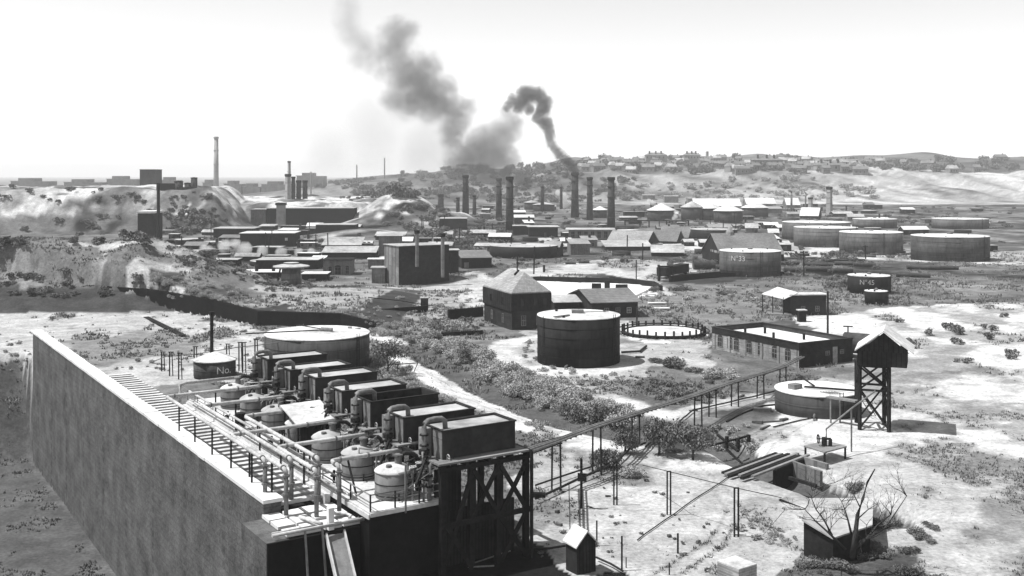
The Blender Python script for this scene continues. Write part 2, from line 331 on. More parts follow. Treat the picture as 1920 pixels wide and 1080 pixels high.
# --- condenser tanks
for k in range(7):
    v = 6.2*k; ref = ['nearest, at the corner over the tall timber legs', 'second from the front', 'third, open with dark water well below its rim', 'middle one of the seven', 'fifth from the front', 'second from the back', 'farthest, beside the big round tank'][k]
    e = empty('condenser_tank', S(-3.2, v+1.5, 8.5), 'dark oblong condenser tank, '+ref, 'condenser tank', 'condenser tanks in a row')
    top = 10.6+(.1*math.sin(k*3+2)); L0, L1 = -6.5+.1*math.sin(k*5), .0
    m = MB(); t = .16
    sbox(m, L0, L1, v, v+t, 8.52, top); sbox(m, L0, L1, v+3.1-t, v+3.1, 8.52, top)
    sbox(m, L0, L0+t, v+t, v+3.1-t, 8.52, top-.003); sbox(m, L1-t, L1, v+t, v+3.1-t, 8.52, top-.003)
    m.build('tank_wall', 'boxw', e)
    m = MB()                                            # rim angle iron
    for a, b in (((L0-.05, v-.05), (L1+.05, v-.05)), ((L1+.05, v-.05), (L1+.05, v+3.15)), ((L1+.05, v+3.15), (L0-.05, v+3.15)), ((L0-.05, v+3.15), (L0-.05, v-.05))):
        m.beam(S(a[0], a[1], top-.03), S(b[0], b[1], top-.03), .12, .1)
    m.build('rim', 'iron', e)
    m = MB()
    if k == 2: sbox(m, L0+t, L1-t, v+t, v+3.1-t, 8.6, top-.75); m.build('water_surface', 'dwater', e)
    else: sbox(m, L0+t, L1-t, v+t, v+3.1-t, 8.6, top-.13); m.build('water_surface', 'wet', e)
    m = MB(); sbox(m, L0-.05, L0-.004, v+.1, v+1.5, 8.52, top-.12); m.build('sunlit_end', 'plankm', e)  # paler plate paints sunlight onto the tank's end
    m = MB()                                            # wooden pipe casing on the end wall
    sbox(m, L0-.75, L0-.05, v+1.7, v+2.5, 7.4, top-.1); m.build('end_casing', 'timberm', e)
    # gooseneck
    g = MB(); gu, gv = L0-1.0+.12*math.sin(k*7), v+1.15+.12*math.sin(k*4)
    g.tube([S(gu, gv, 6.6), S(gu, gv, top+.25), S(gu+.1, gv, top+.48), S(gu+.35, gv, top+.64), S(gu+.9, gv, top+.7), S(gu+1.5, gv, top+.66), S(gu+1.8, gv, top+.45), S(gu+1.85, gv, top-.3)], .2, 12)
    g.build('gooseneck_pipe', 'ironm', e, smooth=True)
    g = MB()
    for z in (7.6, 8.6, 9.5, 10.3): flange(g, S(gu, gv, z), (0,0,1), .36)
    flange(g, S(gu, gv, 9.0), (0,0,1), .42, .35)
    g.builds('flange', 'iron', e)
# --- stills
for k in range(7):
    v = 6.2*k+2.9; u = -9.2; z0 = 5.5; r = 1.42; h = 1.95
    e = empty('oil_still', S(u, v, z0), 'squat iron still with domed lid, '+['nearest the platform edge, beside the railing', 'second from the edge', 'third from the edge', 'the one under the pale slanting shed roof', 'just behind the slanting shed roof', 'second from the far end', 'farthest and smallest looking'][k], 'still', 'round stills in a row')
    MB().lathe(S(u, v), [(r-.1, z0), (r-.02, z0+.12), (r, z0+.15), (r, z0+h), (r-.02, z0+h+.02)], 36).build('shell', 'still', e, smooth=True)
    MB().lathe(S(u, v), [(r+.05, z0+h), (r+.05, z0+h+.07), (r*.93, z0+h+.2), (r*.7, z0+h+.38), (r*.4, z0+h+.5), (.28, z0+h+.55)], 36).build('domed_lid', 'topd' if k % 3 else 'top', e, smooth=True)
    m = MB()
    for z in (z0+.25, z0+1.1): m.lathe(S(u, v), [(r+.004, z), (r+.03, z+.01), (r+.03, z+.07), (r+.004, z+.08)], 36)
    m.builds('hoop', 'iron', e)
    m = MB(); c = S(u+.35, v-.1, z0+h+.4)
    m.tube([c, c+Vector((0,0,.75))], .28, 12); flange(m, c+Vector((0,0,.75)), (0,0,1), .38, .12)
    m.tube([S(u-.6, v-.4, z0+h+.35), S(u-.6, v-.4, z0+h+.6)], .22, 10)
    m.build('manhole', 'ironm', e)
    m = MB(); m.tube([c+Vector((0,0,.6)), S(u+.9, v-.2, z0+h+1.25), S(u+1.5, v-.35, z0+h+1.15), S(u+1.9, v-.55, z0+h+.8), S(u+2.0, v-.6, z0+h)], .17, 8)
    m.tube([S(u-.2, v-1.3, z0+.5), S(u-.4, v-1.7, z0+.5), S(u-.4, v-1.7, z0+.1)], .07, 6); m.builds('draw_pipe', 'iron', e, smooth=True)
# --- the valve work between stills and tanks
for k in range(7):
    v = 6.2*k+.3; e = empty('valve_manifold', S(-7.3, v, 5.5), 'tangle of pipes and hand wheels between still and tank, '+['nearest of the row', 'second of the row', 'third of the row', 'fourth of the row', 'fifth of the row', 'sixth of the row', 'last of the row'][k], 'valves', 'valve work beside the stills')
    m = MB()
    m.tube([S(-7.5, v, 5.6), S(-7.5, v, 8.2), S(-7.35, v, 8.35), S(-5.0, v-.25, 8.35)], .17, 8)
    m.tube([S(-9.6, v+.9, 7.6), S(-7.9, v+.7, 7.75), S(-6.9, v+.3, 7.75)], .12, 8)
    m.tube([S(-8.4, v+1.4, 7.2), S(-7.9, v+.2, 8.1), S(-7.2, v-.2, 8.15)], .09, 6)
    m.tube([S(-8.1, v-.2, 5.6), S(-8.1, v-.2, 7.6), S(-7.4, v+.9, 7.7)], .1, 6)
    m.tube([S(-8.7, v+.4, 5.6), S(-8.7, v+.4, 7.9)], .09, 6)
    m.tube([S(-9.3, v+.1, 7.9), S(-8.0, v+1.1, 8.0), S(-6.9, v+1.5, 7.9)], .1, 6)
    m.builds('pipe_run', 'ironm', e, smooth=True)
    m = MB()
    for c, a in ((S(-8.1, v-.2, 7.1), 'u'), (S(-7.9, v+.9, 8.25), 'w'), (S(-8.7, v+.4, 8.15), 'w'), (S(-6.2, v-.55, 8.65), 'u')):
        m2 = wheel(MB(), c, .27, a); m2.build('hand_wheel', 'pipe', e)
    for c in (S(-7.5, v, 7.4), S(-7.5, v, 6.6), S(-8.1, v-.2, 6.8)): flange(m, c, (0,0,1), .27, .16)
    for q in (-6.9, -6.3, -5.6): flange(m, S(q, v-.1, 8.35), UX, .26, .1)
    m.builds('pipe_joint', 'iron', e)
    gg_ = random.Random(k)
    for _ in range(11):
        a_ = S(gg_.uniform(-9.0, -6.6), v+gg_.uniform(-1.0, 2.6), gg_.uniform(6.6, 8.7)); b_ = a_+UX*gg_.choice((0, 0, .8, 1.5, -1))+VX*gg_.choice((0, .7, -.7, 1.3))+Vector((0, 0, gg_.choice((0, 0, -.8, .5))))
        if (b_-a_).length < .3: b_ = a_+Vector((0, 0, -1.1))
        c_ = b_+Vector((0, 0, gg_.uniform(-1.2, -.3))); MB().tube([a_, b_, c_], gg_.uniform(.045, .11), 6).build('small_pipe', gg_.choice(('iron', 'ironm', 'pipe')), e, smooth=True)
    m = MB(); m.beam(S(-8.9, v-.5, 7.0), S(-7.7, v+.2, 8.7), .13, .2); m.build('lever_arm', 'iron', e)
# --- long pipes: cross pipes and the headers they feed
HEAD = [(-13.05,4.3,8.05,0),(-15.0,4.0,8.05,1),(-16.75,5.6,8.0,2),(-13.45,7.3,8.0,3),(-15.4,8.0,8.05,4),(-17.15,9.0,8.05,5)]
for i, (u, v0, z, k) in enumerate(HEAD):
    vk = 6.2*k+5.95
    e = empty('header_pipe', S(u, v0, 4.6), 'thick pale pipe over the trench, dropping at its end, '+['rightmost and shortest', 'second from the right', 'the one standing nearest the camera', 'ending near the rightmost drop', 'fourth from the right', 'leftmost, above the white coping'][i], 'pipe', 'header pipes over the trench')
    m = MB(); r = .17
    m.tube([S(-6.6, vk-.1, z+.04), S(-9, vk, z), S(u+.5, vk, z), S(u+.12, vk-.1, z), S(u, vk-.45, z), S(u, v0+.5, z), S(u, v0+.15, z-.05), S(u, v0, z-.4)], r, 10)
    m.build('horizontal_run', 'pipe', e, smooth=True)
    zb = 4.65 if v0 < 8.5 else 5.2
    MB().tube([S(u, v0, z-.4), S(u, v0, zb)], r, 10).build('drop_pipe', 'ironm', e, smooth=True)
    m = MB()
    for q in (S(u, v0, z-.45), S(u, v0, 6.2)): flange(m, q, (0,0,1), r+.1, .14)
    q = S(u, v0+.6, z); flange(m, q, VX, r+.07, .16); flange(m, S(u+.8, vk, z), UX, r+.06, .14); flange(m, S(-9.9, vk, z), UX, r+.07, .14)
    m.builds('flange', 'ironm', e)
    # thin props
    if i in (0, 2, 3, 5):
        for j in range(max(1, int((vk-v0)/5))):
            vv = v0+3+j*5.1
            if vv < vk: MB().beam(S(u, vv, 5.3), S(u, vv, z-.15), .13).build('prop', 'iron', e)
    if k: MB().beam(S(-12.2, vk, 5.5), S(-12.2, vk, z-.15), .13).build('prop', 'iron', e)
    else: MB().beam(S(-11.6, vk-1.6, 5.5), S(-11.6, vk, z-.15), .13).build('prop', 'iron', e)
m = MB(); z = 8; vk = 6.2*6+5.95
m.tube([S(-6.6, vk, z), S(-13.4, vk, z), S(-14.1, vk-.2, z-.15), S(-14.2, vk-.5, z-.9), S(-14.2, vk-.5, 5.4)], .17, 10)
tag(m.build('cross_pipe', 'pipe', smooth=True), 'farthest pale cross pipe, turning down short of the trench', 'pipe')
m = MB()
m.tube([S(-12.8, 7.0, 6.9), S(-12.8, 44, 6.9)], .12, 8); m.tube([S(-12.75, 3.9, 6.0), S(-12.75, 44, 6.0)], .09, 8)
tag(m.build('edge_pipe', 'pipe', smooth=True), 'pair of thin pale pipes running along the trench edge of the platform', 'pipe')
# --- platform under the stills
e = empty('still_platform', S(-9.4, 0.2, 0), 'pale plank platform carrying the row of round stills over a dark wall', 'platform')
m = MB()
for j in range(62): sbox(m, -12.5+j*.1, -12.5+j*.1+.094, .2+random.random()*.05, 46, 5.36, 5.5+random.random()*.012)
m.build('plank_floor', 'timberl', e)
m = MB()
sbox(m, -12.4, -6.4, .45, .95, -1, 5.34); sbox(m, -12.4, -11.9, .96, 46, -1, 5.34); m.build('support_wall', 'soot', e)
m = MB(); m.beam(S(-12.45, .15, 5.3), S(-6.3, .15, 5.3), .12, .3); m.beam(S(-12.56, .1, 5.2), S(-12.56, 46, 5.2), .1, .35); m.build('edge_beam', 'timberl', e)
e = empty('platform_railing', S(-12.3, .3, 5.5), 'thin iron pipe railing round the near corner of the still platform', 'railing')
for q in ((-12.3, 3.9), (-12.35, .35), (-10.4, .25), (-8.4, .25), (-12.3, 12), (-12.3, 19), (-12.3, 26)):
    MB().beam(S(q[0], q[1], 5.5), S(q[0], q[1], 6.75), .1).build('post', 'iron', e)
m = MB()
for z in (6.7, 6.15): m.tube([S(-12.3, 28, z), S(-12.35, .35, z), S(-6.7, .25, z)], .05, 6)
m.build('rail', 'ironm', e)
m = MB(); m.beam(S(-9.6, .12, 5.0), S(-9.6, .12, 8.6), .12); m.build('post', 'ironm', e)
m = MB(); m.tube([S(-12.3, .4, 6.1), S(-9.6, .15, 6.7), S(-6.9, -.4, 8.3)], .04, 5); m.build('rail', 'ironm', e)
# loose things standing on the platform
m = MB(); m.lathe(S(-7.2, 1.3), [(.3, 5.52), (.36, 5.8), (.36, 6.2), (.28, 6.5), (.1, 6.62)], 14)
tag(m.build('barrel', 'top', smooth=True), 'small white barrel at the right end of the still platform', 'barrel')
for k, (u, v) in enumerate([(-11.6, 8.6), (-11.9, 14.9), (-11.8, 22), (-11.9, 34)]):
    m = MB(); m.lathe(S(u, v), [(.12, 5.5), (.12, 6.0), (.3, 6.02), (.3, 6.12), (.1, 6.16), (.1, 6.5)], 10)
    tag(m.build('standpipe', 'iron'), 'short black standpipe on the platform floor, '+ORD[k]+' from the near end', 'standpipe', 'standpipes on the platform')
m = MB(); m.tube([S(-12.0, 30, 5.5), S(-12.0, 30, 7.1)], .5, 14); tag(m.build('small_drum', 'tank'), 'small dark drum on the platform near its far end', 'drum')
for k in range(7):                                      # thin rails and lines beside the trench
    v = 6.2*k+6.5; m = MB(); m.tube([S(-12.3, v, 6.6), S(-12.3, v+5.4, 6.6)], .04, 5); m.tube([S(-12.3, v, 6.1), S(-12.3, v+5.4, 6.1)], .035, 5)
    for q in (0, 2.7, 5.4): m.beam(S(-12.3, v+q, 5.4), S(-12.3, v+q, 6.65), .07)
    tag(m.build('trench_rail', 'ironm'), 'thin pipe handrail length beside the trench, '+ORD[k]+' from the near end', 'railing', 'handrails beside the trench')
# slanting shed roof over the fourth still
e = empty('still_shelter', S(-9, 21.5, 5.5), 'pale slanting shed roof on posts over a dark still', 'shelter')
m = MB(); a = [S(-10.9, 18.4, 8.05), S(-7.2, 18.2, 8.15), S(-6.9, 22.6, 9.0), S(-10.7, 22.8, 8.9)]
m.add(a+[p+Vector((0,0,.1)) for p in a], [(3,2,1,0),(4,5,6,7),(0,1,5,4),(1,2,6,5),(2,3,7,6),(3,0,4,7)]); m.build('roof', 'top', e)
for q in ((-10.6, 18.7, 8.05), (-7.4, 18.5, 8.1), (-7.2, 22.3, 8.9), (-10.4, 22.5, 8.9)): MB().beam(S(q[0], q[1], 5.5), S(*q), .16).build('post', 'timber', e)
m = MB(); sbox(m, -10.3, -7.3, 18.9, 19.05, 5.52, 7.9); m.build('side_wall', 'plank', e)
m = MB(); m.tube([S(-11.3, 18.4, 5.5), S(-11.3, 18.4, 7.9)], .42, 14)
tag(m.build('vertical_drum', 'still', smooth=True), 'slim upright drum beside the slanting shed roof', 'drum')
# --- timber trestle under the condenser tanks
e = empty('condenser_trestle', S(-3, 1.5, 0), 'tall dark cross-braced timber trestle with pale plank deck under the condenser tanks', 'trestle')
m = MB()
for k in range(7):
    v = 6.2*k
    for j in range(10): sbox(m, -7.4, .9, v-(1.0 if k == 0 else .5)+j*.46, v-(1.0 if k == 0 else .5)+j*.46+.44, 8.36, 8.5-.02*random.random())
m.build('plank_deck', 'timberm', e)
m = MB()
for q in (-6.9, -4.9, -2.9, -.9, .7): m.beam(S(q, -.9, 8.2), S(q, 41.5, 8.2), .3, .34)
for v in (-.6, 3.2): m.beam(S(-7.2, v, 7.9), S(1.0, v, 7.9), .3, .34)
m.build('deck_beam', 'timber', e)
for k, (u, v) in enumerate([(u, v) for v in (-.6, 3.2, 6.2, 12.4, 18.6, 24.8, 31, 37.2) for u in (-6.9, -4.4, -2.0, .6)]):
    MB().beam(S(u, v, -.6), S(u, v, 7.8), .42).build('leg', 'timber', e)
for a, b in (((-6.7, 1.0), (-4.5, 7.4)), ((-4.5, 3.9), (-2.1, 7.6)), ((-2.1, 3.9), (-4.3, 7.6)), ((-1.9, 3.9), (.5, 7.6)), ((.5, 3.9), (-1.9, 7.6)), ((-1.9, .2), (.5, 3.7)), ((.5, .2), (-1.9, 3.7)), ((-6.7, 3.9), (-4.5, .2))):
    MB().beam(S(a[0], -.86, a[1]), S(b[0], -.86, b[1]), .14, .34).build('brace', 'timber', e)
for z in (3.8,): MB().beam(S(-7, -.86, z), S(.9, -.86, z), .14, .4).build('brace', 'timber', e)
m = MB(); sbox(m, -6.8, .5, .9, 1.1, -.5, 4.3); sbox(m, -6.8, -4.5, .7, .88, 4.3, 7.6); m.build('shade_boarding', 'plank', e)  # dark boards added to stand for the shade behind the legs
m = MB(); m.beam(S(.75, -1.2, 0), S(.75, -1.2, 8.4), .2); m.beam(S(.75, -1.2, 5.0), S(1.6, -1.9, 5.0), .5, .3); m.beam(S(.75, -1.2, 8.45), S(.75, 1.0, 8.45), .15)
tag(m.build('trestle_post', 'iron'), 'thin dark pole with a small bracket beside the trestle corner', 'pole')
# --- trench of sleepers, coping wall, pipe platform
e = empty('coping_wall', S(-17.4, 7, 0), 'big rendered retaining wall with white coping filling the lower left corner', 'wall')
m = MB(); sbox(m, -18.0, -16.6, 7, 110, -17, 5.3); m.build('wall', 'conc', e)
m = MB(); q = 6.9
while q < 110:
    L_ = random.uniform(1.7, 2.5); o_ = random.uniform(-.03, .03); sbox(m, -18.08+o_, -16.5+o_, q, q+L_-.05, 5.301, 5.53+random.uniform(0, .05)); q += L_
m.build('coping', 'stone', e)
m = MB(); sbox(m, -19.7, -18.01, 1.7, 6.98, -17, 4.18); m.build('end_block', 'conc', e)
m = MB(); sbox(m, -18.0, -12.6, 4, 7-.01, -2, 4.3); sbox(m, -18.0, -12.6, 1.7, 4-.01, -2, 4.15); sbox(m, -19.66, -12.6, 1.55, 1.69, -17, 4.15)
tag(m.build('lower_wall', 'soot'), 'black wall below the pipe platform at the bottom of the picture', 'wall')  # one even near-black tone
for j in range(46):
    v = 8+j*1.35; m = MB(); m.beam(S(-16.55, v+random.uniform(-.08, .08), 4.85+random.random()*.05), S(-13.0, v+random.uniform(-.08, .08), 4.85), .62, .25)
    if v < 70: tag(m.build('sleeper', 'timberl'), 'pale sleeper lying across the dark trench under the pipes', 'sleeper', 'sleepers laid across the trench')
m = MB(); sbox(m, -16.6, -12.6, 7, 70, 2, 3.9); tag(m.build('trench_floor', 'timber'), 'dark boarded bottom of the trench under the sleepers', 'trench floor')
m = MB(); sbox(m, -12.95, -12.62, 7, 46, 3.9, 5.15); tag(m.build('trench_kerb', 'timberl'), 'long pale kerb plank between trench and still platform', 'kerb')
e = empty('pipe_platform', S(-15.5, 4, 4.2), 'pale stone slab platform where the header pipes come down', 'platform')
k = 0
for a in range(4):
    for b in range(3):
        m = MB(); sbox(m, -18.1+a*1.45, -18.1+a*1.45+1.3, 1.9+b*1.8, 1.9+b*1.8+(1.55 if (a+b) % 3 else 1.2), 4.25, 4.5+.06*((a*b) % 3)); m.build('slab', 'stone', e)
m = MB(); m.tube([S(-19.4, 1.4, 4.75), S(-12.4, 1.3, 4.75), S(-12.2, 1.3, 4.85), S(-12.15, 1.3, 5.3)], .13, 8)
tag(m.build('front_pipe', 'pipe', smooth=True), 'pale horizontal pipe along the front edge of the pipe platform', 'pipe')
m = MB(); m.tube([S(-19.2, 2.0, 4.7), S(-16, 2.0, 4.7)], .08, 8); m.tube([S(-16.2, 4.3, 4.75), S(-15.6, 1.6, 4.85)], .14, 8); m.tube([S(-14.6, 1.7, 4.7), S(-12.6, 1.8, 4.7)], .09, 8)
m.tube([S(-13.6, 3.6, 4.7), S(-13.0, 3.2, 4.75), S(-12.9, 2.5, 4.75), S(-13.2, 2.2, 4.7)], .1, 8)
tag(m.build('short_pipes', 'pipe', smooth=True), 'short pale pipes lying on the slab platform', 'pipe')
m = MB(); m.fr(S(-15.1, 1.5), UX, VX, .42, .42, 4.3, 5.9); tag(m.build('white_post', 'white'), 'short square white post on the pipe platform', 'post')
e = empty('loading_chute', S(-15, .6, 0), 'pale boarded chute leaning down below the pipe platform', 'chute')
m = MB(); m.beam(S(-14.7, 1.35, 4.0), S(-15.4, -3.5, -.3), 1.3, .12); m.build('chute_bed', 'timberm', e)
for q in (-.7, .7):
    m = MB(); m.beam(S(-14.7+q, 1.3, 4.15), S(-15.4+q, -3.6, -.15), .12, .4); m.build('side_board', 'timberl', e)
for q, x in ((-17.0, .4), (-15.7, .2)):
    m = MB(); m.beam(S(q, x, -.5), S(q, 1.3, 4.7), .13); tag(m.build('prop_post', 'timberm'), 'thin prop under the front pipe, '+('left' if q < -16 else 'right beside the chute'), 'post')
# pale rubble and boards lying in the dark yard below
for k, (px, py, a, b) in enumerate([(757, 988, 1.4, .5), (815, 978, .8, .2), (867, 1000, .9, .3), (690, 1050, 1.2, .6), (920, 1045, 3.6, .1), (902, 1062, 2, .12), (700, 998, .6, .3), (600, 1040, 1.8, .6), (560, 1055, 1.2, .5)]):
    c = W(px, py, .3); m = MB(); ang = random.uniform(-.4, .9); d = Vector((math.cos(ang), math.sin(ang), .1))
    m.beam(c-d*a/2, c+d*a/2, b, .08); tag(m.build('loose_board', 'timberm'), ['board on the dark yard left of the trestle', 'narrow board at the foot of the trestle', 'bright board end under the trestle', 'flat plate at the bottom edge of the dark yard', 'long pale strip low in the yard before the trestle', 'bent strip at the bottom before the trestle', 'small plate in the yard just right of the chute', 'flat plate in the shade left of the chute', 'small pale plate in the lower left shade'][k], 'board')
# pole, wire posts and small tanks behind the trench (left)
p = W(397, 706); m = MB(); m.tube([p-Vector((0,0,.4)), p+Vector((0,0,9.2)), p+Vector((0,0,9.5))], [.27, .24, .24], 10); m.tube([p+Vector((0,0,9.5)), p+Vector((0,0,9.65))], .42, 10)
tag(m.build('iron_stack', 'timber'), 'tall thin dark stack standing in front of the small numbered tank', 'stack')
for k, (px, pt, pb) in enumerate([(318,660,700),(335,662,706),(448,642,690),(455,642,694),(478,637,694),(364,650,700),(425,645,668),(303,660,690)]):
    p = W(px, pb+6); zt = CH-(pt-HY)*p.y/F; m = MB(); m.beam(p-Vector((0,0,.3)), Vector((p.x, p.y, zt)), .16); m.beam(p+Vector((.5,0,-.3)), Vector((p.x+.35, p.y, zt)), .12); m.beam(Vector((p.x-.2, p.y, zt)), Vector((p.x+.6, p.y, zt)), .12)
    tag(m.build('pipe_post', 'iron'), 'thin twin pipe post on pale ground around the small tank, '+ORD[k]+' built of the group', 'post', 'twin posts around the small tank') 
m = MB(); pts = [W(px, py+6) for px, py in ((280,700),(318,700),(364,700),(448,690),(478,694),(540,690))]
for a, b, za, zb in zip(pts[:-1], pts[1:], (2,3.2,3.3,3.7,4.2), (3.2,3.3,3.7,4.2,4.6)): m.tube([a+Vector((0,0,za)), b+Vector((0,0,zb))], .07, 5)
tag(m.build('overhead_pipe', 'ironm'), 'thin overhead pipe carried past the small tank on twin posts', 'pipe')
# ================================================================ TANKS
def text_mesh(s, size):
    c = bpy.data.curves.new('t', 'FONT'); c.body = s; c.size = size; c.extrude = 0; c.align_x = 'CENTER'; c.align_y = 'CENTER'
    o = bpy.data.objects.new('t', c); me = bpy.data.meshes.new_from_object(o); bpy.data.objects.remove(o); return me
def letter_on_cyl(parent, s, size, cx, cy, r, ang, z, m='top'):
    me = text_mesh(s, size)
    off = wloc(parent)
    for v in me.vertices:
        t = ang+v.co.x/r; zz = z+v.co.y; v.co = (cx+(r+.04)*math.cos(t)-off.x, cy+(r+.04)*math.sin(t)-off.y, zz-off.z)
    me.materials.clear(); me.materials.append(M[m]); o = bpy.data.objects.new('painted_number', me); scene.collection.objects.link(o); o.parent = parent; return o
BOX = []
def tank(label, pl, pr, ytf, ybf, side='tank', top='top', cone=0, zb=0, Y=None, group='round oil tanks', over=0, fittings=True, n=56, name='oil_tank'):
    BOX.append((pl, pr, ytf-8, ybf)); wpx = (pr-pl)/2; Yf = (CH-zb)*F/(ybf-HY); r = wpx*Yf/(F-wpx); Yc = Yf+r; x = ((pl+pr)/2-CX)*Yc/F
    zt = CH-(ytf-HY)*Yf/F; e = empty(name, (x, Yc, zb), label, 'tank', group)
    m = MB(); m.lathe((x, Yc), [(r, zb-.6), (r, zt)], n); m.build('shell', side, e, smooth=True)
    m = MB(); ch = cone if cone else r*.035
    m.lathe((x, Yc), [(r+.05+over, zt), (r+.05+over, zt+.12), (.05, zt+.12+ch)], n); m.build('roof', top, e)
    m = MB()
    k = max(2, int((zt-zb)/1.5))
    for j in range(1, k): z = zb+(zt-zb)*j/k; m.lathe((x, Yc), [(r+.005, z-.05), (r+.04, z-.04), (r+.04, z+.04), (r+.005, z+.05)], n)
    m.build('plate_seam', side, e)
    if fittings and not cone:
        m = MB(); m.lathe((x, Yc), [(.06*r+.2, zt+.1), (.06*r+.2, zt+ch+.55), (.05, zt+ch+.7)], 14)
        m.build('hatch', 'ironm', e)
        m = MB()
        for a, q in ((.5, .75), (2.4, .7), (4.2, .8)): m.lathe((x+q*r*math.cos(a), Yc+q*r*math.sin(a)), [(.22, zt+.1), (.22, zt+.5), (.1, zt+.55)], 10)
        m.builds('vent', 'iron', e)
    if n == 56 and zt-zb > 2.5 and not cone:
        la = -1.05+.5*math.sin(pl); m = MB(); cx_, cy_ = x+(r+.12)*math.cos(la), Yc+(r+.12)*math.sin(la); tx, ty = -math.sin(la)*.25, math.cos(la)*.25
        for q in (-1, 1): m.beam((cx_+q*tx, cy_+q*ty, zb), (cx_+q*tx, cy_+q*ty, zt+.6), .07)
        for q in np.arange(zb+.4, zt, .5): m.beam((cx_-tx, cy_-ty, q), (cx_+tx, cy_+ty, q), .05)
        m.build('ladder', 'iron', e)
        la = -1.9; m = MB(); m.tube([(x+r*math.cos(la), Yc+r*math.sin(la), zb+.5), (x+(r+1.2)*math.cos(la), Yc+(r+1.2)*math.sin(la), zb+.5), (x+(r+1.3)*math.cos(la), Yc+(r+1.3)*math.sin(la), zb-.1)], .14, 7); m.build('outlet_pipe', 'ironm', e)
    return e, x, Yc, r, zt
e, x, Y, r, z = tank('tall black iron tank with pale lid standing alone beside the bushes', 1007.5, 1162, 601, 692)
m = MB(); m.beam((x-r*.62, Y-r*.75, z+.35), (x-r*.25, Y-r*.45, z+.4), .5, .18); m.tube([(x+.8, Y-.1, z+.5), (x+r*.75, Y+r*.2, z+.45)], .08, 6); m.build('roof_plank', 'timberm', e)
m = MB(); m.fr((x-1.1, Y-.7), Vector((1,0,0)), Vector((0,1,0)), 1.9, 1.2, z+.3, z+.85); m.build('hatch_box', 'ironm', e)
m = MB()
for q in (-.2, .2): m.beam((x-r*.86+q, Y-r*.54-q*.5, 0), (x-r*.84+q, Y-r*.53-q*.5, z+.4), .06)
for q in np.arange(.3, z, .35): m.beam((x-r*.86-.2, Y-r*.54+.1, q), (x-r*.86+.2, Y-r*.54-.1, q), .05)
m.build('side_ladder', 'iron', e)
e, x, Y, r, z = tank('wide dark tank with pale lid directly behind the row of condenser tanks', 498, 692, 640, 701, 'tankm', fittings=False)
m = MB(); m.tube([(x+1.2, Y, z+.55), (x-r*1.25, Y-r*.55, z+.6)], .11, 6); m.tube([(x+1.2, Y, z+.6), (x-r*.5, Y+r*.7, z+.5)], .09, 6); m.build('roof_pipe', 'iron', e)
m = MB(); m.tube([(x+.6, Y, z+.6), (x+2.4, Y-.3, z+.55)], .38, 10); m.build('hatch', 'ironm', e)
m = MB(); m.lathe((x+r*.55, Y+r*.5), [(.35, z), (.35, z+.5)], 10); m.lathe((x+r*.72, Y+r*.45), [(.45, z), (.45, z+.35)], 10); m.builds('vent', 'topd', e)
e, x, Y, r, z = tank('small low tank with conical white roof and painted lettering, behind the thin stack', 365, 441, 681, 714, 'tankm', cone=1.1, over=.15, fittings=False)
letter_on_cyl(e, 'No.', 1.5, x, Y, r, math.atan2(-.75, .66), z-1.2)
e, x, Y, r, z = tank('shallow wide tank with white roof and a long pipe across it, before the cross-braced tower', 1455, 1608, 746, 786, 'tankm', 'white', fittings=False)
m = MB(); m.tube([(x-r*.35, Y-r*.15, z+.5), (x+r*.9, Y-r*.62, z+.45)], .14, 8); m.tube([(x-r*.05, Y+.2, z+.4), (x-r*.2, Y+r*.5, z+.9)], .12, 6); m.build('roof_pipe', 'iron', e)
m = MB(); m.fr((x-r*.62, Y-r*.25), UX, VX, 1.5, 1.1, z+.1, z+.8); m.build('hatch', 'timberm', e)
m = MB()
for q in range(6): m.beam((x-.4+q*.35, Y-r*.55, z+.3), (x+.5+q*.3, Y-r*.8, z+.3), .08)
m.build('walk_board', 'timberm', e)
m = MB()
for q in (-.25, .25): m.beam((x+r*.8+q, Y-r*.62, z+.5), (x+r*1.1+q, Y-r*.9, z-2.4), .07)
for q in range(7): t = q/7; m.beam((x+r*(.8+.3*t)-.25, Y-r*(.62+.28*t), z+.5-2.9*t), (x+r*(.8+.3*t)+.25, Y-r*(.62+.28*t), z+.5-2.9*t), .05)
m.build('ladder', 'iron', e)
e, x, Y, r, z = tank('weathered tank painted N°33 in white near the top', 1350, 1463, 474, 520, 'tankl', 'top')
letter_on_cyl(e, 'N°33', 2.1, x, Y, r, -math.pi/2-.62, z-1.9)
e, x, Y, r, z = tank('dark tank painted N°45 in white at the right edge of the photo', 1591, 1668, 520, 552, 'tank', 'top')
letter_on_cyl(e, 'N°45', 1.7, x, Y, r, -math.pi/2-.42, z-1.4)
tank('small dark tank standing just before the N°45 tank', 1622, 1664, 548, 572, 'tank', 'top')
tank('broad low tank with pale lid in the middle distance above the hip-roofed house', 918, 1046, 464, 486, 'tank', 'topd')
tank('dark tank between the gabled sheds and the big pale tanks', 1295, 1382, 432, 452, 'tank', 'topd')
tank('large pale tank at the right, rear left one of the four', 1468, 1592, 419, 452, 'tankl', 'top')
tank('large pale tank at the right, second from the left and in front', 1490, 1606, 429, 464, 'tankl', 'top')
tank('large pale tank cut by the right edge of the photo', 1576, 1690, 438, 478, 'tankl', 'white')
tank('distant pale tank at the right edge behind the others', 1600, 1680, 412, 428, 'tankl', 'top')
tank('big pale tank outside to the far right', 1712, 1850, 446, 492, 'tankm', 'top')
tank('far tank at the outer right', 1750, 1850, 412, 430, 'tankl', 'top')
tank('low round tank behind the dark sheds at left, beside steam', 470, 560, 492, 500, 'tank', 'topd', fittings=False)
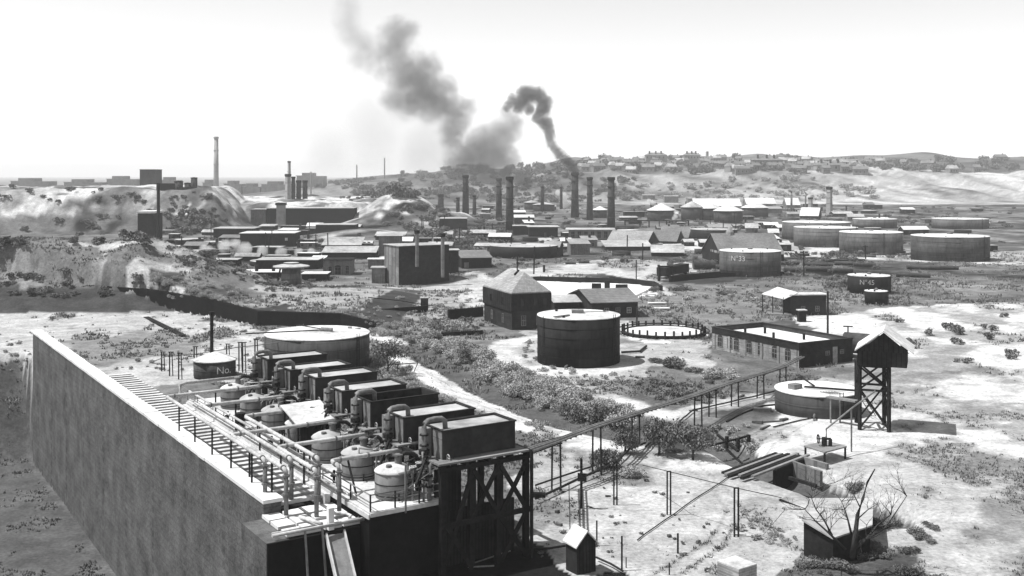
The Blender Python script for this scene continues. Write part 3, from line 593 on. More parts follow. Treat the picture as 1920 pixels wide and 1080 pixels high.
for k, (pl, pr, yt, yb, cn) in enumerate([(1112,1138,394,409,2.6),(1214,1266,395,414,4.6),(1277,1318,389,413,4),(1309,1352,391,413,4.2),(1339,1392,396,418,4.4),(1391,1440,390,408,4.4),(1000,1040,384,396,2),(983,1010,380,393,2)]):
    tank('round tank with pale conical roof, '+['between the two tall chimneys in the centre', 'with steam rising beside it', 'dark one just right of the steam', 'third of the close group', 'nearest and lowest of the close group', 'rightmost of the group', 'beside the thin smoking stack', 'leftmost, partly hidden in smoke'][k], pl, pr, yt, yb, 'tankm', 'topd' if k in (2, 6, 7) else 'roofl', cone=cn, over=.6, group='cone roofed tanks', n=28)
# small tanks on top of the bluff at the left
for k, (pl, pr, yt, yb) in enumerate([(327,343,341,352),(346,358,344,352),(358,370,334,352)]):
    Yc = 600; z0 = CH-(yb-HY)*Yc/F; zt = CH-(yt-HY)*Yc/F; x = ((pl+pr)/2-CX)*Yc/F; r = (pr-pl)/2*Yc/F
    e = empty('bluff_tank', (x, Yc, z0), 'small dark tank on top of the pale bluff, '+['leftmost', 'middle and lowest', 'rightmost and tallest'][k], 'tank', 'tanks on the bluff')
    MB().lathe((x, Yc), [(r, z0-2.5), (r, zt)], 20).build('shell', 'tankm', e, smooth=True); MB().lathe((x, Yc), [(r+.2, zt), (r+.2, zt+.3), (.1, zt+.6)], 20).build('roof', 'tank', e)
# wooden tub with overhanging roof
p = W(542, 546); e = empty('wooden_tub', p, 'flared wooden tub tank under a wide pale cone roof at left', 'tank')
s = p.y/F; r0 = 20*s; p2 = Vector((p.x, p.y+r0, 0))
MB().lathe(p2, [(r0*.98, 1.2), (r0*.86, 42*s)], 32).build('tub', 'still', e, smooth=True)
MB().lathe(p2, [(34*s, 44*s), (34*s, 46*s), (8*s, 51*s), (2, 52*s)], 32).build('roof', 'topd', e)
m = MB()
for a in range(8): t = a*math.pi/4+.3; m.beam((p2.x+r0*.8*math.cos(t), p2.y+r0*.8*math.sin(t), -.5), (p2.x+r0*.8*math.cos(t), p2.y+r0*.8*math.sin(t), 1.3), .5)
m.beam((p2.x-27*s, p2.y-r0*.6, 0), (p2.x-18*s, p2.y-r0*.6, 42*s), .35); m.builds('leg', 'timber', e)
# fenced reservoir ring
c0 = W(1244, 625); rr = 76*c0.y/F; e = empty('reservoir_ring', c0, 'low circular reservoir ringed by short posts right of the black tank', 'reservoir')
m = MB(); m.lathe(c0, [(rr, -.5), (rr, .55), (rr-.35, .55), (rr-.36, -.5)], 64); m.build('kerb_ring', 'timber', e)
MB().lathe(c0, [(rr-.37, -.3), (rr-.37, .38)], 64).build('pale_surface', 'top', e)
for k in range(30):
    a = 2*math.pi*k/30; q = Vector((c0.x+(rr+.1)*math.cos(a), c0.y+(rr+.1)*math.sin(a), 0)); MB().beam(q-Vector((0,0,.3)), q+Vector((0,0,1.35+.1*(k % 3))), .26).build('post', 'timber', e)
m = MB(); pts = [Vector((c0.x+(rr+.9)*math.cos(a), c0.y+(rr+.9)*math.sin(a), .7)) for a in np.linspace(0, 2*math.pi, 49)]; m.tube(pts, .12, 5, False); m.build('outer_pipe', 'iron', e)
# ================================================================ BUILDINGS
def window(e, N, ex, nrm, s, z0, z1, wd, arch=False, door=False, fm='timberm', gm_='glass'):
    o = N+ex*s; m = MB(); m.fr(o+nrm*.0, ex, nrm, wd, .05, z0, z1)
    if arch:
        n_ = 7; vs = []
        for q in (0, .05):
            vs += [tuple(Vector((o.x, o.y, z1))+ex*(wd/2-math.cos(math.pi*k/n_)*wd/2)+nrm*q+Vector((0,0,math.sin(math.pi*k/n_)*wd*.35))) for k in range(n_+1)]
        m.add(vs, [tuple(range(n_+1)), tuple(range(n_+1, 2*n_+2))[::-1]]+[(k, k+1, k+n_+2, k+n_+1) for k in range(n_)])
    f = m.build('door' if door else 'window', 'plank' if door else gm_, e)
    if not door:
        m = MB(); o2 = o+nrm*.05
        m.fr(o2, ex, nrm, .09, .05, z0, z1); m.fr(o2+ex*(wd-.09), ex, nrm, .09, .05, z0, z1); m.fr(o2+ex*(wd/2-.03), ex, nrm, .06, .04, z0, z1)
        for z in (z0, (z0+z1)/2, z1-.08): m.fr(o2+ex*.09, ex, nrm, wd-.18, .03, z, z+.07)
        fr = m.build('frame', fm, f)
    return f
def bld(name, label, pn, yb, pl, pr, a, yt, roof='flat', rh=1.5, walls='plank', rm='roofl', zb=0.0, over=.35, depth=None, wins=(), cat='shed', group=None, chim=None, lip=.22):
    BOX.append((pl if pl else pn, pr, yt-8, yb)); N = W(pn, yb, zb); a = R(a); e1 = Vector((math.cos(a), math.sin(a), 0)); e2 = Vector((-math.sin(a), math.cos(a), 0))
    t = (pr-CX)/F; L1 = (t*N.y-N.x)/(e1.x-t*e1.y)
    if depth: L2 = depth
    else: tl = (pl-CX)/F; L2 = (N.x-tl*N.y)/(math.sin(a)+tl*math.cos(a))
    zt = CH-(yt-HY)*N.y/F; C = N+e1*L1/2+e2*L2/2
    e = empty(name, (C.x, C.y, zb), label, cat, group)
    def P3(s, q, z): v = N+e1*s+e2*q; return (v.x, v.y, z)
    m = MB(); m.fr(N, e1, e2, L1, L2, zb-.8, zt)
    o = over
    if roof in ('g1', 'g2'):
        r0, r1 = (P3(0, L2/2, zt+rh), P3(L1, L2/2, zt+rh)) if roof == 'g1' else (P3(L1/2, 0, zt+rh), P3(L1/2, L2, zt+rh))
        A, B, C_, D_ = P3(0,0,zt), P3(L1,0,zt), P3(L1,L2,zt), P3(0,L2,zt)
        if roof == 'g1': m.add([A, D_, r0, B, C_, r1], [(0,2,1),(3,4,5),(0,3,5,2),(1,2,5,4)])
        else: m.add([A, B, r0, D_, C_, r1], [(0,1,2),(3,5,4),(0,2,5,3),(1,4,5,2)])
    m.build('wall', walls, e)
    m = MB(); th = .12
    if roof == 'flat':
        m.fr(N-e1*o-e2*o, e1, e2, L1+2*o, L2+2*o, zt+.004, zt+lip)
    elif roof == 's':
        lo, hi = zt+.02, zt+rh; vs = [P3(-o,-o,lo), P3(L1+o,-o,lo), P3(L1+o,L2+o,hi), P3(-o,L2+o,hi)]
        m.add(vs+[(x, y, z+th) for x, y, z in vs], [(3,2,1,0),(4,5,6,7),(0,1,5,4),(1,2,6,5),(2,3,7,6),(3,0,4,7)])
    elif roof == 'hip':
        k = min(L1, L2)/2*.86; ax = (L1 >= L2)
        r0, r1 = (P3(k, L2/2, zt+rh), P3(L1-k, L2/2, zt+rh)) if ax else (P3(L1/2, k, zt+rh), P3(L1/2, L2-k, zt+rh))
        b = [P3(-o,-o,zt), P3(L1+o,-o,zt), P3(L1+o,L2+o,zt), P3(-o,L2+o,zt)]; c = [(x, y, z-.25) for x, y, z in b]
        m.add(b+c+[r0, r1], [(0,1,9,8) if ax else (0,1,8), (1,2,9) if ax else (1,2,9,8), (2,3,8,9) if ax else (2,3,9), (3,0,8) if ax else (3,0,8,9), (7,6,5,4),(0,4,5,1),(1,5,6,2),(2,6,7,3),(3,7,4,0)])
    else:
        s = rh/((L2 if roof == 'g1' else L1)/2)*o; H0 = zt-s
        if roof == 'g1': pr_ = [(-o, H0), (L2/2, zt+rh), (L2+o, H0)]; pt = lambda x_, q, z: P3(q, x_, z); LL = L1
        else: pr_ = [(-o, H0), (L1/2, zt+rh), (L1+o, H0)]; pt = lambda x_, q, z: P3(x_, q, z); LL = L2
        for (xa, za), (xb, zb_) in zip(pr_[:-1], pr_[1:]):
            vs = [pt(xa, -o, za+.01), pt(xa, LL+o, za+.01), pt(xb, LL+o, zb_+.01), pt(xb, -o, zb_+.01)]
            m.add(vs+[(x, y, z+th) for x, y, z in vs], [(0,1,2,3),(7,6,5,4),(0,4,5,1),(1,5,6,2),(2,6,7,3),(3,7,4,0)])
    rf = m.build('roof', rm, e)
    for w_ in wins:
        face, s, h0, h1, wd = w_[:5]; kw = w_[5] if len(w_) > 5 else {}
        if face == 1: window(e, N, e1, -e2, s*L1-wd/2, zb+h0, zb+h1, wd, **kw)
        else: window(e, N, e2, -e1, s*L2-wd/2, zb+h0, zb+h1, wd, **kw)
    if chim:
        for (s, q, hh, wd) in chim:
            v = N+e1*s*L1+e2*q*L2; m = MB(); m.fr(v, e1, e2, wd, wd, zt, zt+hh); m.build('chimney', 'chim', rf)
    return e, N, e1, e2, L1, L2, zt
DR = dict(door=True)
# two storey house with hip roof
e, N, e1, e2, L1, L2, zt = bld('hip_roofed_house', 'two storey house with pale pyramid roof, left behind the black tank', 960, 618, 908, 1031, 22, 549, 'hip', 3.6, 'brickv', 'shingle', over=.15, cat='house',
    wins=[(2,.3,.8,2.6,1), (2,.7,.8,2.6,1,dict(arch=True)), (1,.3,.6,2.6,1.0), (1,.7,.6,2.6,1.0)])
m = MB(); m.fr(N-e1*.25-e2*.25, e1, e2, L1+.5, L2+.5, 3.5, zt-.26); m.build('upper_floor', 'plank', e)
for f, s in ((1,.25),(1,.6),(2,.3),(2,.7),(1,.85)): window(e, N-(e2 if f == 1 else e1)*.26, e1 if f == 1 else e2, -(e2 if f == 1 else e1), s*(L1 if f == 1 else L2)-.4, 4.5, 5.9, .8, fm='timber')
m = MB(); c = N+e1*L1*.5+e2*L2*.42; m.beam((c.x-.8, c.y-.9, zt+2.9), (c.x+.1, c.y-.2, zt+3.7), .35); m.build('roof_hatch', 'timber', e)
# gabled office
e, N, e1, e2, L1, L2, zt = bld('gabled_office', 'long gable roofed building with shaded walls right behind the black tank', 1112, 596, 1071, 1196, 13, 567, 'g1', 1.9, 'brickv', 'shingled', over=.7, cat='building', wins=[(1,.55,.8,2,1),(1,.8,.8,2,1,dict(fm='timberl')),(1,.3,.8,2,1)])
bld('lean_to', 'dark lean-to with pale roof between the pyramid-roofed house and the long gabled building', 1040, 590, 1030, 1088, 10, 568, 's', 1.0, 'plank', 'topd', cat='shed')
# brick shell with parapet
N = W(1498, 690); a = R(29); e1 = Vector((math.cos(a), math.sin(a), 0)); e2 = Vector((-math.sin(a), math.cos(a), 0))
t = (1598-CX)/F; L1 = (t*N.y-N.x)/(e1.x-t*e1.y); tl = (1335-CX)/F; L2 = (N.x-tl*N.y)/(math.sin(a)+tl*math.cos(a)); zt = CH-(645-HY)*N.y/F
C0 = N+e1*L1/2+e2*L2/2; e = empty('brick_workshop', (C0.x, C0.y, 0), 'long brick workshop with arched windows and white roof sunk behind a dark parapet', 'building')
m = MB(); m.fr(N, e1, e2, L1, L2, -.6, zt-.9); m.build('wall', 'brickl', e)
m = MB(); m.fr(N-e2*.06, e1, e2, L1, .055, -.6, zt-.01); m.build('shaded_end_wall', 'brickv', e)  # darker brick slab paints shade onto the unlit end
m = MB(); m.fr(N, e1, e2, L1, .35, zt-.9, zt); m.fr(N+e2*(L2-.35), e1, e2, L1, .35, zt-.9, zt); m.fr(N+e2*.35, e1, e2, .35, L2-.7, zt-.9, zt-.004); m.fr(N+e1*(L1-.35)+e2*.35, e1, e2, .35, L2-.7, zt-.9, zt-.004); m.build('parapet', 'brick', e)
m = MB(); g = .12
for o, d1, d2, l1, l2 in ((N-e1*g-e2*g, e1, e2, L1+2*g, .55), (N-e1*g+e2*(L2-.43), e1, e2, L1+2*g, .55), (N-e1*g+e2*.44, e1, e2, .55, L2-.88), (N+e1*(L1-.43)+e2*.44, e1, e2, .55, L2-.88)): m.fr(o, d1, d2, l1, l2, zt, zt+.14)
m.build('parapet_cap', 'iron', e)
m = MB(); m.fr(N+e1*.36+e2*.36, e1, e2, L1-.72, L2-.72, zt-.9, zt-.7); m.build('flat_roof', 'white', e)
m = MB(); m.fr(N-e1*.06-e2*.06, e1, e2, .06, L2, zt-1.0, zt-.05); m.build('dark_cornice', 'iron', e)
for q in np.linspace(.03, .97, 6):
    m = MB(); o = N-e1*.13+e2*(q*L2-.25); m.fr(o, e1, e2, .12, .5, -.4, zt-1.0); m.build('pilaster', 'brickl', e)
for i, q in enumerate((.12, .26, .42, .55, .70, .78, .90)):
    window(e, N-e1*.0, e2, -e1, q*L2-.7, .7, 2.3, 1.25, arch=True)
for i, (q, wd, h0, h1) in enumerate(((.2,1.1,.2,1.9),(.48,.9,1.5,2.2),(.75,.9,1.5,2.2))): window(e, N-e2*.06, e1, -e2, q*L1, h0, h1, wd, door=(i == 0))
m = MB(); m.fr(N+e1*L1*.62-e2*.12, e1, e2, 1.0, .11, -.3, zt-1); m.build('brick_pier', 'brickl', e)
for i, (s, q) in enumerate(((.25,.75),(.55,.7),(.3,.45),(.62,.3))):
    o = N+e1*L1*s+e2*L2*q; m = MB(); m.tube([(o.x, o.y, zt-.7), (o.x, o.y, zt+.35)], .22, 8); m.build('roof_vent', 'iron', e)
# curved dark tank top by the workshop
m = MB(); o = N+e1*(L1+2.5)+e2*4
m.tube([(o.x, o.y, 2.4), (o.x+4.5, o.y-3, 2.4)], 1.7, 20)
for q in (.15,.85): m.fr((o.x+4.5*q-.2, o.y-3*q-.9), Vector((1,0,0)), Vector((0,1,0)), .5, 1.8, -.4, 1.4)
tag(m.build('boiler_drum', 'log'), 'dark rounded boiler drum between brick workshop and braced tower', 'boiler')
# shed with porch
e, N, e1, e2, L1, L2, zt = bld('porch_shed', 'dark shed with low white roof and open porch, left of a tall pole', 1482, 592, 1470, 1549, 8, 554, 'flat', 1, 'brickv', 'top', cat='shed', wins=[(1,.35,.8,2,.9),(1,.75,.8,2,.9)])
m = MB(); q = [W(1440, 591), W(1476, 597)]; z1 = zt-.4
vs = [(N.x-5.2, N.y+4, z1+.2), (N.x-1.6, N.y-1.2, z1-.3), (N.x+1.9, N.y+.4, zt+.5), (N.x-1.5, N.y+5, zt+1.2)]
m.add(vs+[(x, y, z+.12) for x, y, z in vs], [(3,2,1,0),(4,5,6,7),(0,1,5,4),(1,2,6,5),(2,3,7,6),(3,0,4,7)]); m.build('porch_roof', 'top', e)
for x, y in ((N.x-5, N.y+4), (N.x-1.7, N.y-.9), (N.x-3.4, N.y+1.5)): MB().beam((x, y, -.4), (x, y, z1+.1), .16).build('porch_post', 'timber', e)
m = MB(); m.fr((N.x-5.2, N.y+.2), Vector((1,-.35,0)).normalized(), Vector((.35,1,0)).normalized(), 5.2, 3.8, -.3, .45); m.build('porch_floor', 'timberm', e)
e_, *_ = bld('white_box', 'small pale box table before the porch shed', 1499, 603, 1498, 1512, 10, 583, 'flat', 1, 'plank', 'top', depth=1.2, over=.15, cat='box')
# tall tower at the right edge
p = W(1612, 805); e = empty('tank_tower', (p.x+2.3, p.y+2, 0), 'cross-braced timber tower carrying a gabled hut at the right edge', 'tower')
s = p.y/F; zt = CH-(684-HY)*s; w_ = 4.2; x0, y0 = p.x, p.y
L4 = [(x0, y0), (x0+w_*.72, y0-1.2), (x0+w_*.9, y0+2.6), (x0+w_*.2, y0+3.8)]
for x, y in L4: MB().beam((x, y, -.4), (x, y, zt), .34).build('leg', 'timber', e)
for za, zb in ((.2, 4.6), (4.8, zt-.2)):
    for i in range(4):
        a, b = L4[i], L4[(i+1) % 4]; MB().beam((*a, za), (*b, zb), .2).build('brace', 'timber', e); MB().beam((*b, za), (*a, zb), .2).build('brace', 'timber', e)
        MB().beam((*a, zb+.1), (*b, zb+.1), .24).build('brace', 'timber', e)
m = MB(); ex = Vector((w_*.72, -1.2, 0)).normalized(); ey = Vector((-ex.y, ex.x, 0)); m.fr(Vector((x0-.4, y0-.3, 0)), ex, ey, 5.5, 5, zt, zt+1.8); m.build('hut_wall', 'plank', e)
m = MB(); o = Vector((x0-.9, y0-.9, 0)); zr = zt+1.75
A = [o, o+ex*6.5, o+ex*6.5+ey*6.2, o+ey*6.2]; r0 = o+ex*3.2; r1 = r0+ey*6.2
for a_, b_ in ((0, 3), (1, 2)):
    vs = [Vector((*A[a_][:2], zr)), Vector((*r0[:2], zr+2.4)), Vector((*r1[:2], zr+2.4)), Vector((*A[b_][:2], zr))]; m.add(vs+[v+Vector((0,0,.14)) for v in vs], [(3,2,1,0),(4,5,6,7),(0,1,5,4),(1,2,6,5),(2,3,7,6),(3,0,4,7)])
m.build('roof', 'top', e)
m = MB(); A2 = [o+ex*.5+ey*.6, o+ex*6+ey*.6]; m.add([(A2[0].x, A2[0].y, zr), (A2[1].x, A2[1].y, zr), (r0.x+ey.x*.6, r0.y+ey.y*.6, zr+2.25), (A2[0].x+ey.x*.1, A2[0].y+ey.y*.1, zr), (A2[1].x+ey.x*.1, A2[1].y+ey.y*.1, zr), (r0.x+ey.x*.7, r0.y+ey.y*.7, zr+2.25)], [(0,1,2),(5,4,3),(0,3,4,1),(1,4,5,2),(2,5,3,0)]); m.build('gable', 'plank', e)
m = MB(); m.beam((x0-2.6, y0+4, 3.0), (x0, y0+1, 3.1), .9, .2)
for q in (-2.4, -1.2): m.beam((x0+q, y0+3.9+q*.2, -.3), (x0+q, y0+3.9+q*.2, 3), .16)
tag(m.build('side_staging', 'timberm'), 'small staging on thin posts against the left of the braced tower', 'staging')
# ---- left group
def mk(*a, **k): return bld(*a, **k)
bld('dark_factory', 'long black factory wall below the pale plateau, with a chimney on its front', 500, 424, 470, 662, 2, 391, 'flat', 1, 'soot', 'topd', depth=22, over=.4, cat='building', wins=[(1,.12,1,4,2.2),(1,.6,1,3,1.6)])
bld('grey_annex', 'grey end block at the left end of the long black factory', 470, 424, 460, 498, 2, 393, 'flat', 1, 'plankm', 'topd', depth=14, cat='building')
e, *_ = bld('factory_chimney', 'square pale chimney with dark cap before the black factory', 518, 426, 516, 533, 0, 385, 'flat', 1, 'chiml', 'iron', depth=4, over=.5, cat='chimney', lip=1.5)
bld('flat_shed', 'low dark shed with pale roof at the foot of the bluff', 400, 447, 396, 474, 2, 429, 'flat', 1, 'plank', 'topd', over=.8, cat='shed', depth=16)
bld('flat_shed', 'large dark shed with bright flat roof and a tiny lit window, left of centre', 450, 463, 447, 551, 2, 438, 'flat', 1, 'plank', 'roofl', over=.4, cat='shed', depth=16, wins=[(1,.86,2.6,3.8,1.2,dict(gm_='white'))])
bld('box_building', 'dark box building with thin pale roof edge left of the pale mound', 592, 448, 588, 665, 1, 422, 'flat', 1, 'plank', 'topd', over=.3, cat='building', depth=14)
bld('long_shed', 'long pale roofed shed directly before the dark box building', 604, 468, 598, 676, 1, 460, 's', 2.6, 'plank', 'topd', cat='shed', depth=12)
bld('long_shed', 'longest pale roofed shed, lower and nearer than the one before the dark box', 604, 484, 598, 704, 1, 474, 's', 1.7, 'plank', 'topd', cat='shed', depth=9)
bld('arched_shed', 'shed with dark arched doorways behind the wooden tub tank', 606, 516, 600, 659, 2, 488, 'flat', 1, 'plankm', 'timber', cat='shed', depth=8, wins=[(1,.25,.2,2.2,1,dict(arch=True)),(1,.52,.1,2.4,1.8,dict(arch=True)),(1,.85,.4,2.4,1.1,dict(arch=True))])
bld('low_shed', 'low dark shed with pale flat roof on the spoil bank, nearest of the left sheds', 340, 500, 335, 444, 3, 488, 'flat', 1, 'plank', 'topd', over=.3, cat='shed', lip=.12, depth=8)
e, N, e1, e2, L1, L2, zt = bld('low_shed', 'low black shed with white roof and two stub stacks left of the wooden tub', 452, 523, 437, 536, 2, 511, 'flat', 1, 'plank', 'roofl', cat='shed', depth=9, lip=.12)
for q in (.3, .68): m = MB(); o = N+e1*L1*q+e2*3; m.tube([(o.x, o.y, zt), (o.x, o.y, zt+1.9)], .5, 12); m.build('stub_stack', 'timber', e)
bld('low_shed', 'low black shed with white roof right of the wooden tub', 566, 527, 556, 612, 2, 514, 'flat', 1, 'plank', 'roofl', cat='shed', depth=7, lip=.12)
bld('low_shed', 'dark shed with pale roof below the drifting steam', 480, 506, 470, 595, 1, 488, 'flat', 1, 'plank', 'topd', cat='shed', depth=12, lip=.12)
bld('small_hut', 'small pale hut with light roof left of the big dark block', 697, 531, 690, 722, 4, 503, 'flat', 1, 'plankm', 'topd', cat='hut', depth=5)
bld('small_hut', 'upper small pale hut tucked behind the lit side of the big dark block', 690, 505, 684, 720, 4, 487, 'flat', 1, 'plankm', 'top', cat='hut', depth=5)
bld('fence_panel', 'short white fence panel between arched shed and big dark block', 660, 505, 658, 681, 0, 494, 'flat', 1, 'white', 'timber', cat='fence', depth=.4, over=.05, lip=.08)
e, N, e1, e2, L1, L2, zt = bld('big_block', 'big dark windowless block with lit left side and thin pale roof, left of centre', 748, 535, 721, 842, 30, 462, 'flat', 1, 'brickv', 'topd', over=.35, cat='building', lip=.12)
m = MB(); m.fr(N-e1*.07+e2*.02, e1, e2, .06, L2-.04, -.2, zt-.05); m.build('sunlit_side', 'plankm', e)  # paler sheet paints sunlight onto the left face
for px, yt, yb in ((782, 438, 500), (830, 444, 520)):
    m = MB(); q = D(px, yb, N.y-.4); q2 = D(px, yt, N.y-.4); m.tube([q, q2], .5, 10); m.build('vent_pipe', 'ironm', e)
    m = MB(); m.tube([q2, q2+Vector((0,0,.9))], .75, 10); m.build('pipe_cap', 'timber', e)
bld('block_extension', 'black lower extension on the right of the big dark block', 838, 512, 836, 860, 7, 470, 'flat', 1, 'brickv', 'topd', cat='building', depth=6)
bld('rear_block', 'flat grey roofed block behind the big dark block', 710, 478, 700, 752, 4, 443, 'flat', 1, 'plankm', 'topd', over=.8, cat='building', depth=14)
bld('low_gabled_shed', 'low dark gabled shed just right of the big dark block', 866, 504, 845, 922, 12, 484, 'g1', 1.6, 'plank', 'shingled', cat='shed', wins=[(1,.15,.3,2,1.5,dict(gm_='plankm'))])
bld('mound_box', 'black box building at the right foot of the pale mound', 824, 431, 820, 874, 0, 410, 'flat', 1, 'brickv', 'topd', cat='building', depth=16, lip=.15)
bld('brick_kiosk', 'small square brick kiosk on the low embankment left of the house', 789, 584, 786, 803, 6, 560, 'flat', 1, 'brick', 'topd', cat='kiosk', over=.08, depth=1.6)
bld('edge_building', 'tall dark building cut by the left edge of the photo', 262, 405, 205, 291, 3, 318, 'flat', 1, 'brick', 'iron', cat='building', depth=18, wins=[(1,.3,14,17,2),(1,.7,14,17,2),(1,.5,8,11,2)])
bld('edge_shed', 'lower dark block with white ledge at the left edge', 258, 462, 200, 290, 3, 400, 'flat', 1, 'brickv', 'white', cat='building', depth=12, lip=.9)
p = W(297, 462); m = MB(); m.tube([p-Vector((0,0,1)), Vector((p.x, p.y, CH-(343-HY)*p.y/F))], .7, 8); tag(m.build('flue_pipe', 'iron'), 'dark upright flue at the left edge beside the dark buildings', 'flue')
m = MB(); m.fr(D(293, 352, 598), Vector((1,0,0)), Vector((0,1,0)), 12, 3, 20, 25.3); m.fr(D(332, 352, 597), Vector((1,0,0)), Vector((0,1,0)), 14, .4, 20, 23.2); tag(m.build('bluff_wall', 'timber'), 'dark parapet wall along the top of the bluff', 'wall')
# ---- centre group
bld('gabled_shed', 'pale roofed long shed, nearest of the centre row', 1136, 470, 1130, 1222, 6, 463, 's', 1.9, 'plank', 'topd', cat='shed', depth=9)
bld('gabled_shed', 'big pale roofed shed with gable end toward the right, centre of the works', 1137, 463, 1132, 1212, -22, 455, 'g1', 4.6, 'plank', 'shingle', cat='shed', depth=20)
bld('gabled_shed', 'second ridge shed right of the big pale one', 1214, 456, 1208, 1268, -22, 451, 'g1', 4.4, 'plank', 'shingled', cat='shed', depth=15)
bld('gabled_shed', 'black gable end shed just left of the dark round tank', 1236, 447, 1232, 1290, -20, 444, 'g1', 4.6, 'plank', 'shingled', cat='shed', depth=15)
bld('gabled_shed', 'small ridge shed right of the long pale roofs', 1222, 480, 1218, 1282, -6, 473, 'g1', 2.4, 'plank', 'topd', cat='shed', depth=10)
bld('open_shed', 'dark open fronted shed with pale flat roof in the centre', 993, 446, 985, 1046, 2, 426, 'flat', 1, 'plank', 'topd', cat='shed', depth=15, over=1)
bld('open_shed', 'striped front shed under a long pale roof in the centre', 1066, 450, 1060, 1148, -4, 431, 'flat', 1, 'plankm', 'topd', cat='shed', depth=15, over=1.5, wins=[(1,q,1,4,1.8) for q in (.1,.25,.4,.55,.7,.85)])
bld('small_gable_hut', 'small gabled hut at the right end of the broad low tank', 1027, 478, 1018, 1056, -12, 461, 'g1', 2, 'brickv', 'shingle', cat='hut')
bld('small_gable_hut', 'small hut with tilted pale roof right of the broad low tank', 1070, 478, 1064, 1106, 8, 458, 's', 1.6, 'plankm', 'shingle', cat='hut', depth=7)
bld('flat_roof_block', 'grey block between the tall chimneys and the centre sheds', 962, 440, 958, 992, 0, 424, 'flat', 1, 'plank', 'topd', cat='building', depth=10)
e, N, e1, e2, L1, L2, zt = bld('wide_gabled_shed', 'wide grey gabled shed directly behind the N°33 tank', 1352, 494, 1308, 1470, 5, 477, 'g1', 6.4, 'plank', 'shingled', cat='shed', depth=24)
m = MB()
for i in range(6): o = N+e1*(-.5+i*0); 
m = MB()
for i, wd in enumerate((1.0, 1.6, .7, 1.0, 1.0)):
    q = N-e1*.08+e2*(3+i*2.2); m.fr(q, e1, e2, .06, wd, 3.2, 4.0)
m.build('painted_mark', 'topd', e)
m = MB(); o = N+e1*L1*.3+e2*12; m.lathe(o, [(1.6, zt+5.6), (1.4, zt+7), (.1, zt+9.2)], 8); m.build('roof_turret', 'topd', e)
bld('hillside_hut', 'small pale hut left of the two tiny huts row', 1398, 437, 1393, 1421, -10, 427, 'g1', 2.2, 'plankm', 'topd', cat='hut', depth=7)
bld('hillside_hut', 'tiny pale hut just left of the big pale tanks', 1441, 446, 1437, 1460, -10, 436, 'g1', 1.6, 'plankm', 'top', cat='hut', depth=6)
bld('white_gabled_shed', 'dark gable end shed with bright roof above the big pale tanks', 1500, 410, 1472, 1534, -25, 404, 'g1', 5.2, 'plank', 'white', cat='shed', depth=14)
for k, (pn, yb, pl, pr, yt, rh, dp) in enumerate([(1302,392,1300,1390,386,6,30),(1400,390,1398,1455,382,5,26),(1290,380,1284,1304,372,0.5,20),(1205,378,1200,1228,366,.5,16),(1246,380,1242,1272,368,.5,20),(1130,377,1124,1165,372,3,16),(1475,390,1472,1500,384,6,20)]):
    bld('works_building', 'hazy pale works building below the hillside, '+['longest, white roof','second with white roof','tiny flat block','flat block left of the cone roofs','dark flat block','beside the rightmost big chimney','near the thin stacks at right'][k], pn, yb, pl, pr, -4, yt, 'g1', rh, 'plankm', 'roofl' if rh > 2 else 'topd', cat='building', depth=dp)
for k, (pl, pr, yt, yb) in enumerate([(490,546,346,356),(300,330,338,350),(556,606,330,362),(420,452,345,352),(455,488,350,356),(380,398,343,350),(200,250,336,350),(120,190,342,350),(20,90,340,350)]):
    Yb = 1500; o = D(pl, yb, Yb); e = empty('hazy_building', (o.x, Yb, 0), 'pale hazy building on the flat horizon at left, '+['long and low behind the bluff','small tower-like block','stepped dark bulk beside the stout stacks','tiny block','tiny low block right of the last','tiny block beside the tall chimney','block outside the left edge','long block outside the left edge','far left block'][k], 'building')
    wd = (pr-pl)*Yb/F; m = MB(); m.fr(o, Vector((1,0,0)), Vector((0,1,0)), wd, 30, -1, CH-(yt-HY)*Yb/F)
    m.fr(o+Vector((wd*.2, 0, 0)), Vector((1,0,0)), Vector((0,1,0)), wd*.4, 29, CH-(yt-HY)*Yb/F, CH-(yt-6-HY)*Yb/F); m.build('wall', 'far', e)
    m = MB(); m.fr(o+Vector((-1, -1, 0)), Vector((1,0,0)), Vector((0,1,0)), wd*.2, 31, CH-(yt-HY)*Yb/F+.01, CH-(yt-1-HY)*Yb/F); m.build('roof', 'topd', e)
# ---- ruined shed lower right
p = W(1507, 1040); s = p.y/F
e = empty('leaning_shed', (p.x+2, p.y+1, 0), 'dark shed with pale tilted plank roof in the lower right corner', 'shed')
def at(px, py, Y): return D(px, py, Y)
A_ = [at(1507,1040,84.3), at(1562,1058,82.2), at(1632,1044,83.8), at(1630,940,92), at(1522,940,92)]; T_ = [at(1507,976,84.3), at(1562,1009,82.2), at(1632,986,83.8), at(1634,938,92), at(1520,938,92)]
m = MB(); vs = [(v.x, v.y, -.6) for v in A_]+[(v.x, v.y, t_.z-.08) for v, t_ in zip(A_, T_)]
m.add(vs, [(4,3,2,1,0),(5,6,7,8,9)]+[(i, (i+1) % 5, 5+(i+1) % 5, 5+i) for i in range(5)]); m.build('wall', 'timber', e)
c_ = sum(T_, Vector((0,0,0)))/5; V2 = [c_+(v-c_)*1.06 for v in T_]
m = MB(); m.add([tuple(v) for v in V2]+[(v.x, v.y, v.z+.12) for v in V2], [(4,3,2,1,0),(5,6,7,8,9)]+[(i, (i+1) % 5, 5+(i+1) % 5, 5+i) for i in range(5)]); m.build('roof', 'topd', e)
e = empty('plank_ramp', W(1495, 965), 'dark edged plank ramp on twin posts above the leaning shed', 'ramp')
m = MB(); m.beam(at(1468, 935, 99), at(1560, 968, 95), 1.5, .15); m.build('ramp_board', 'timberm', e)
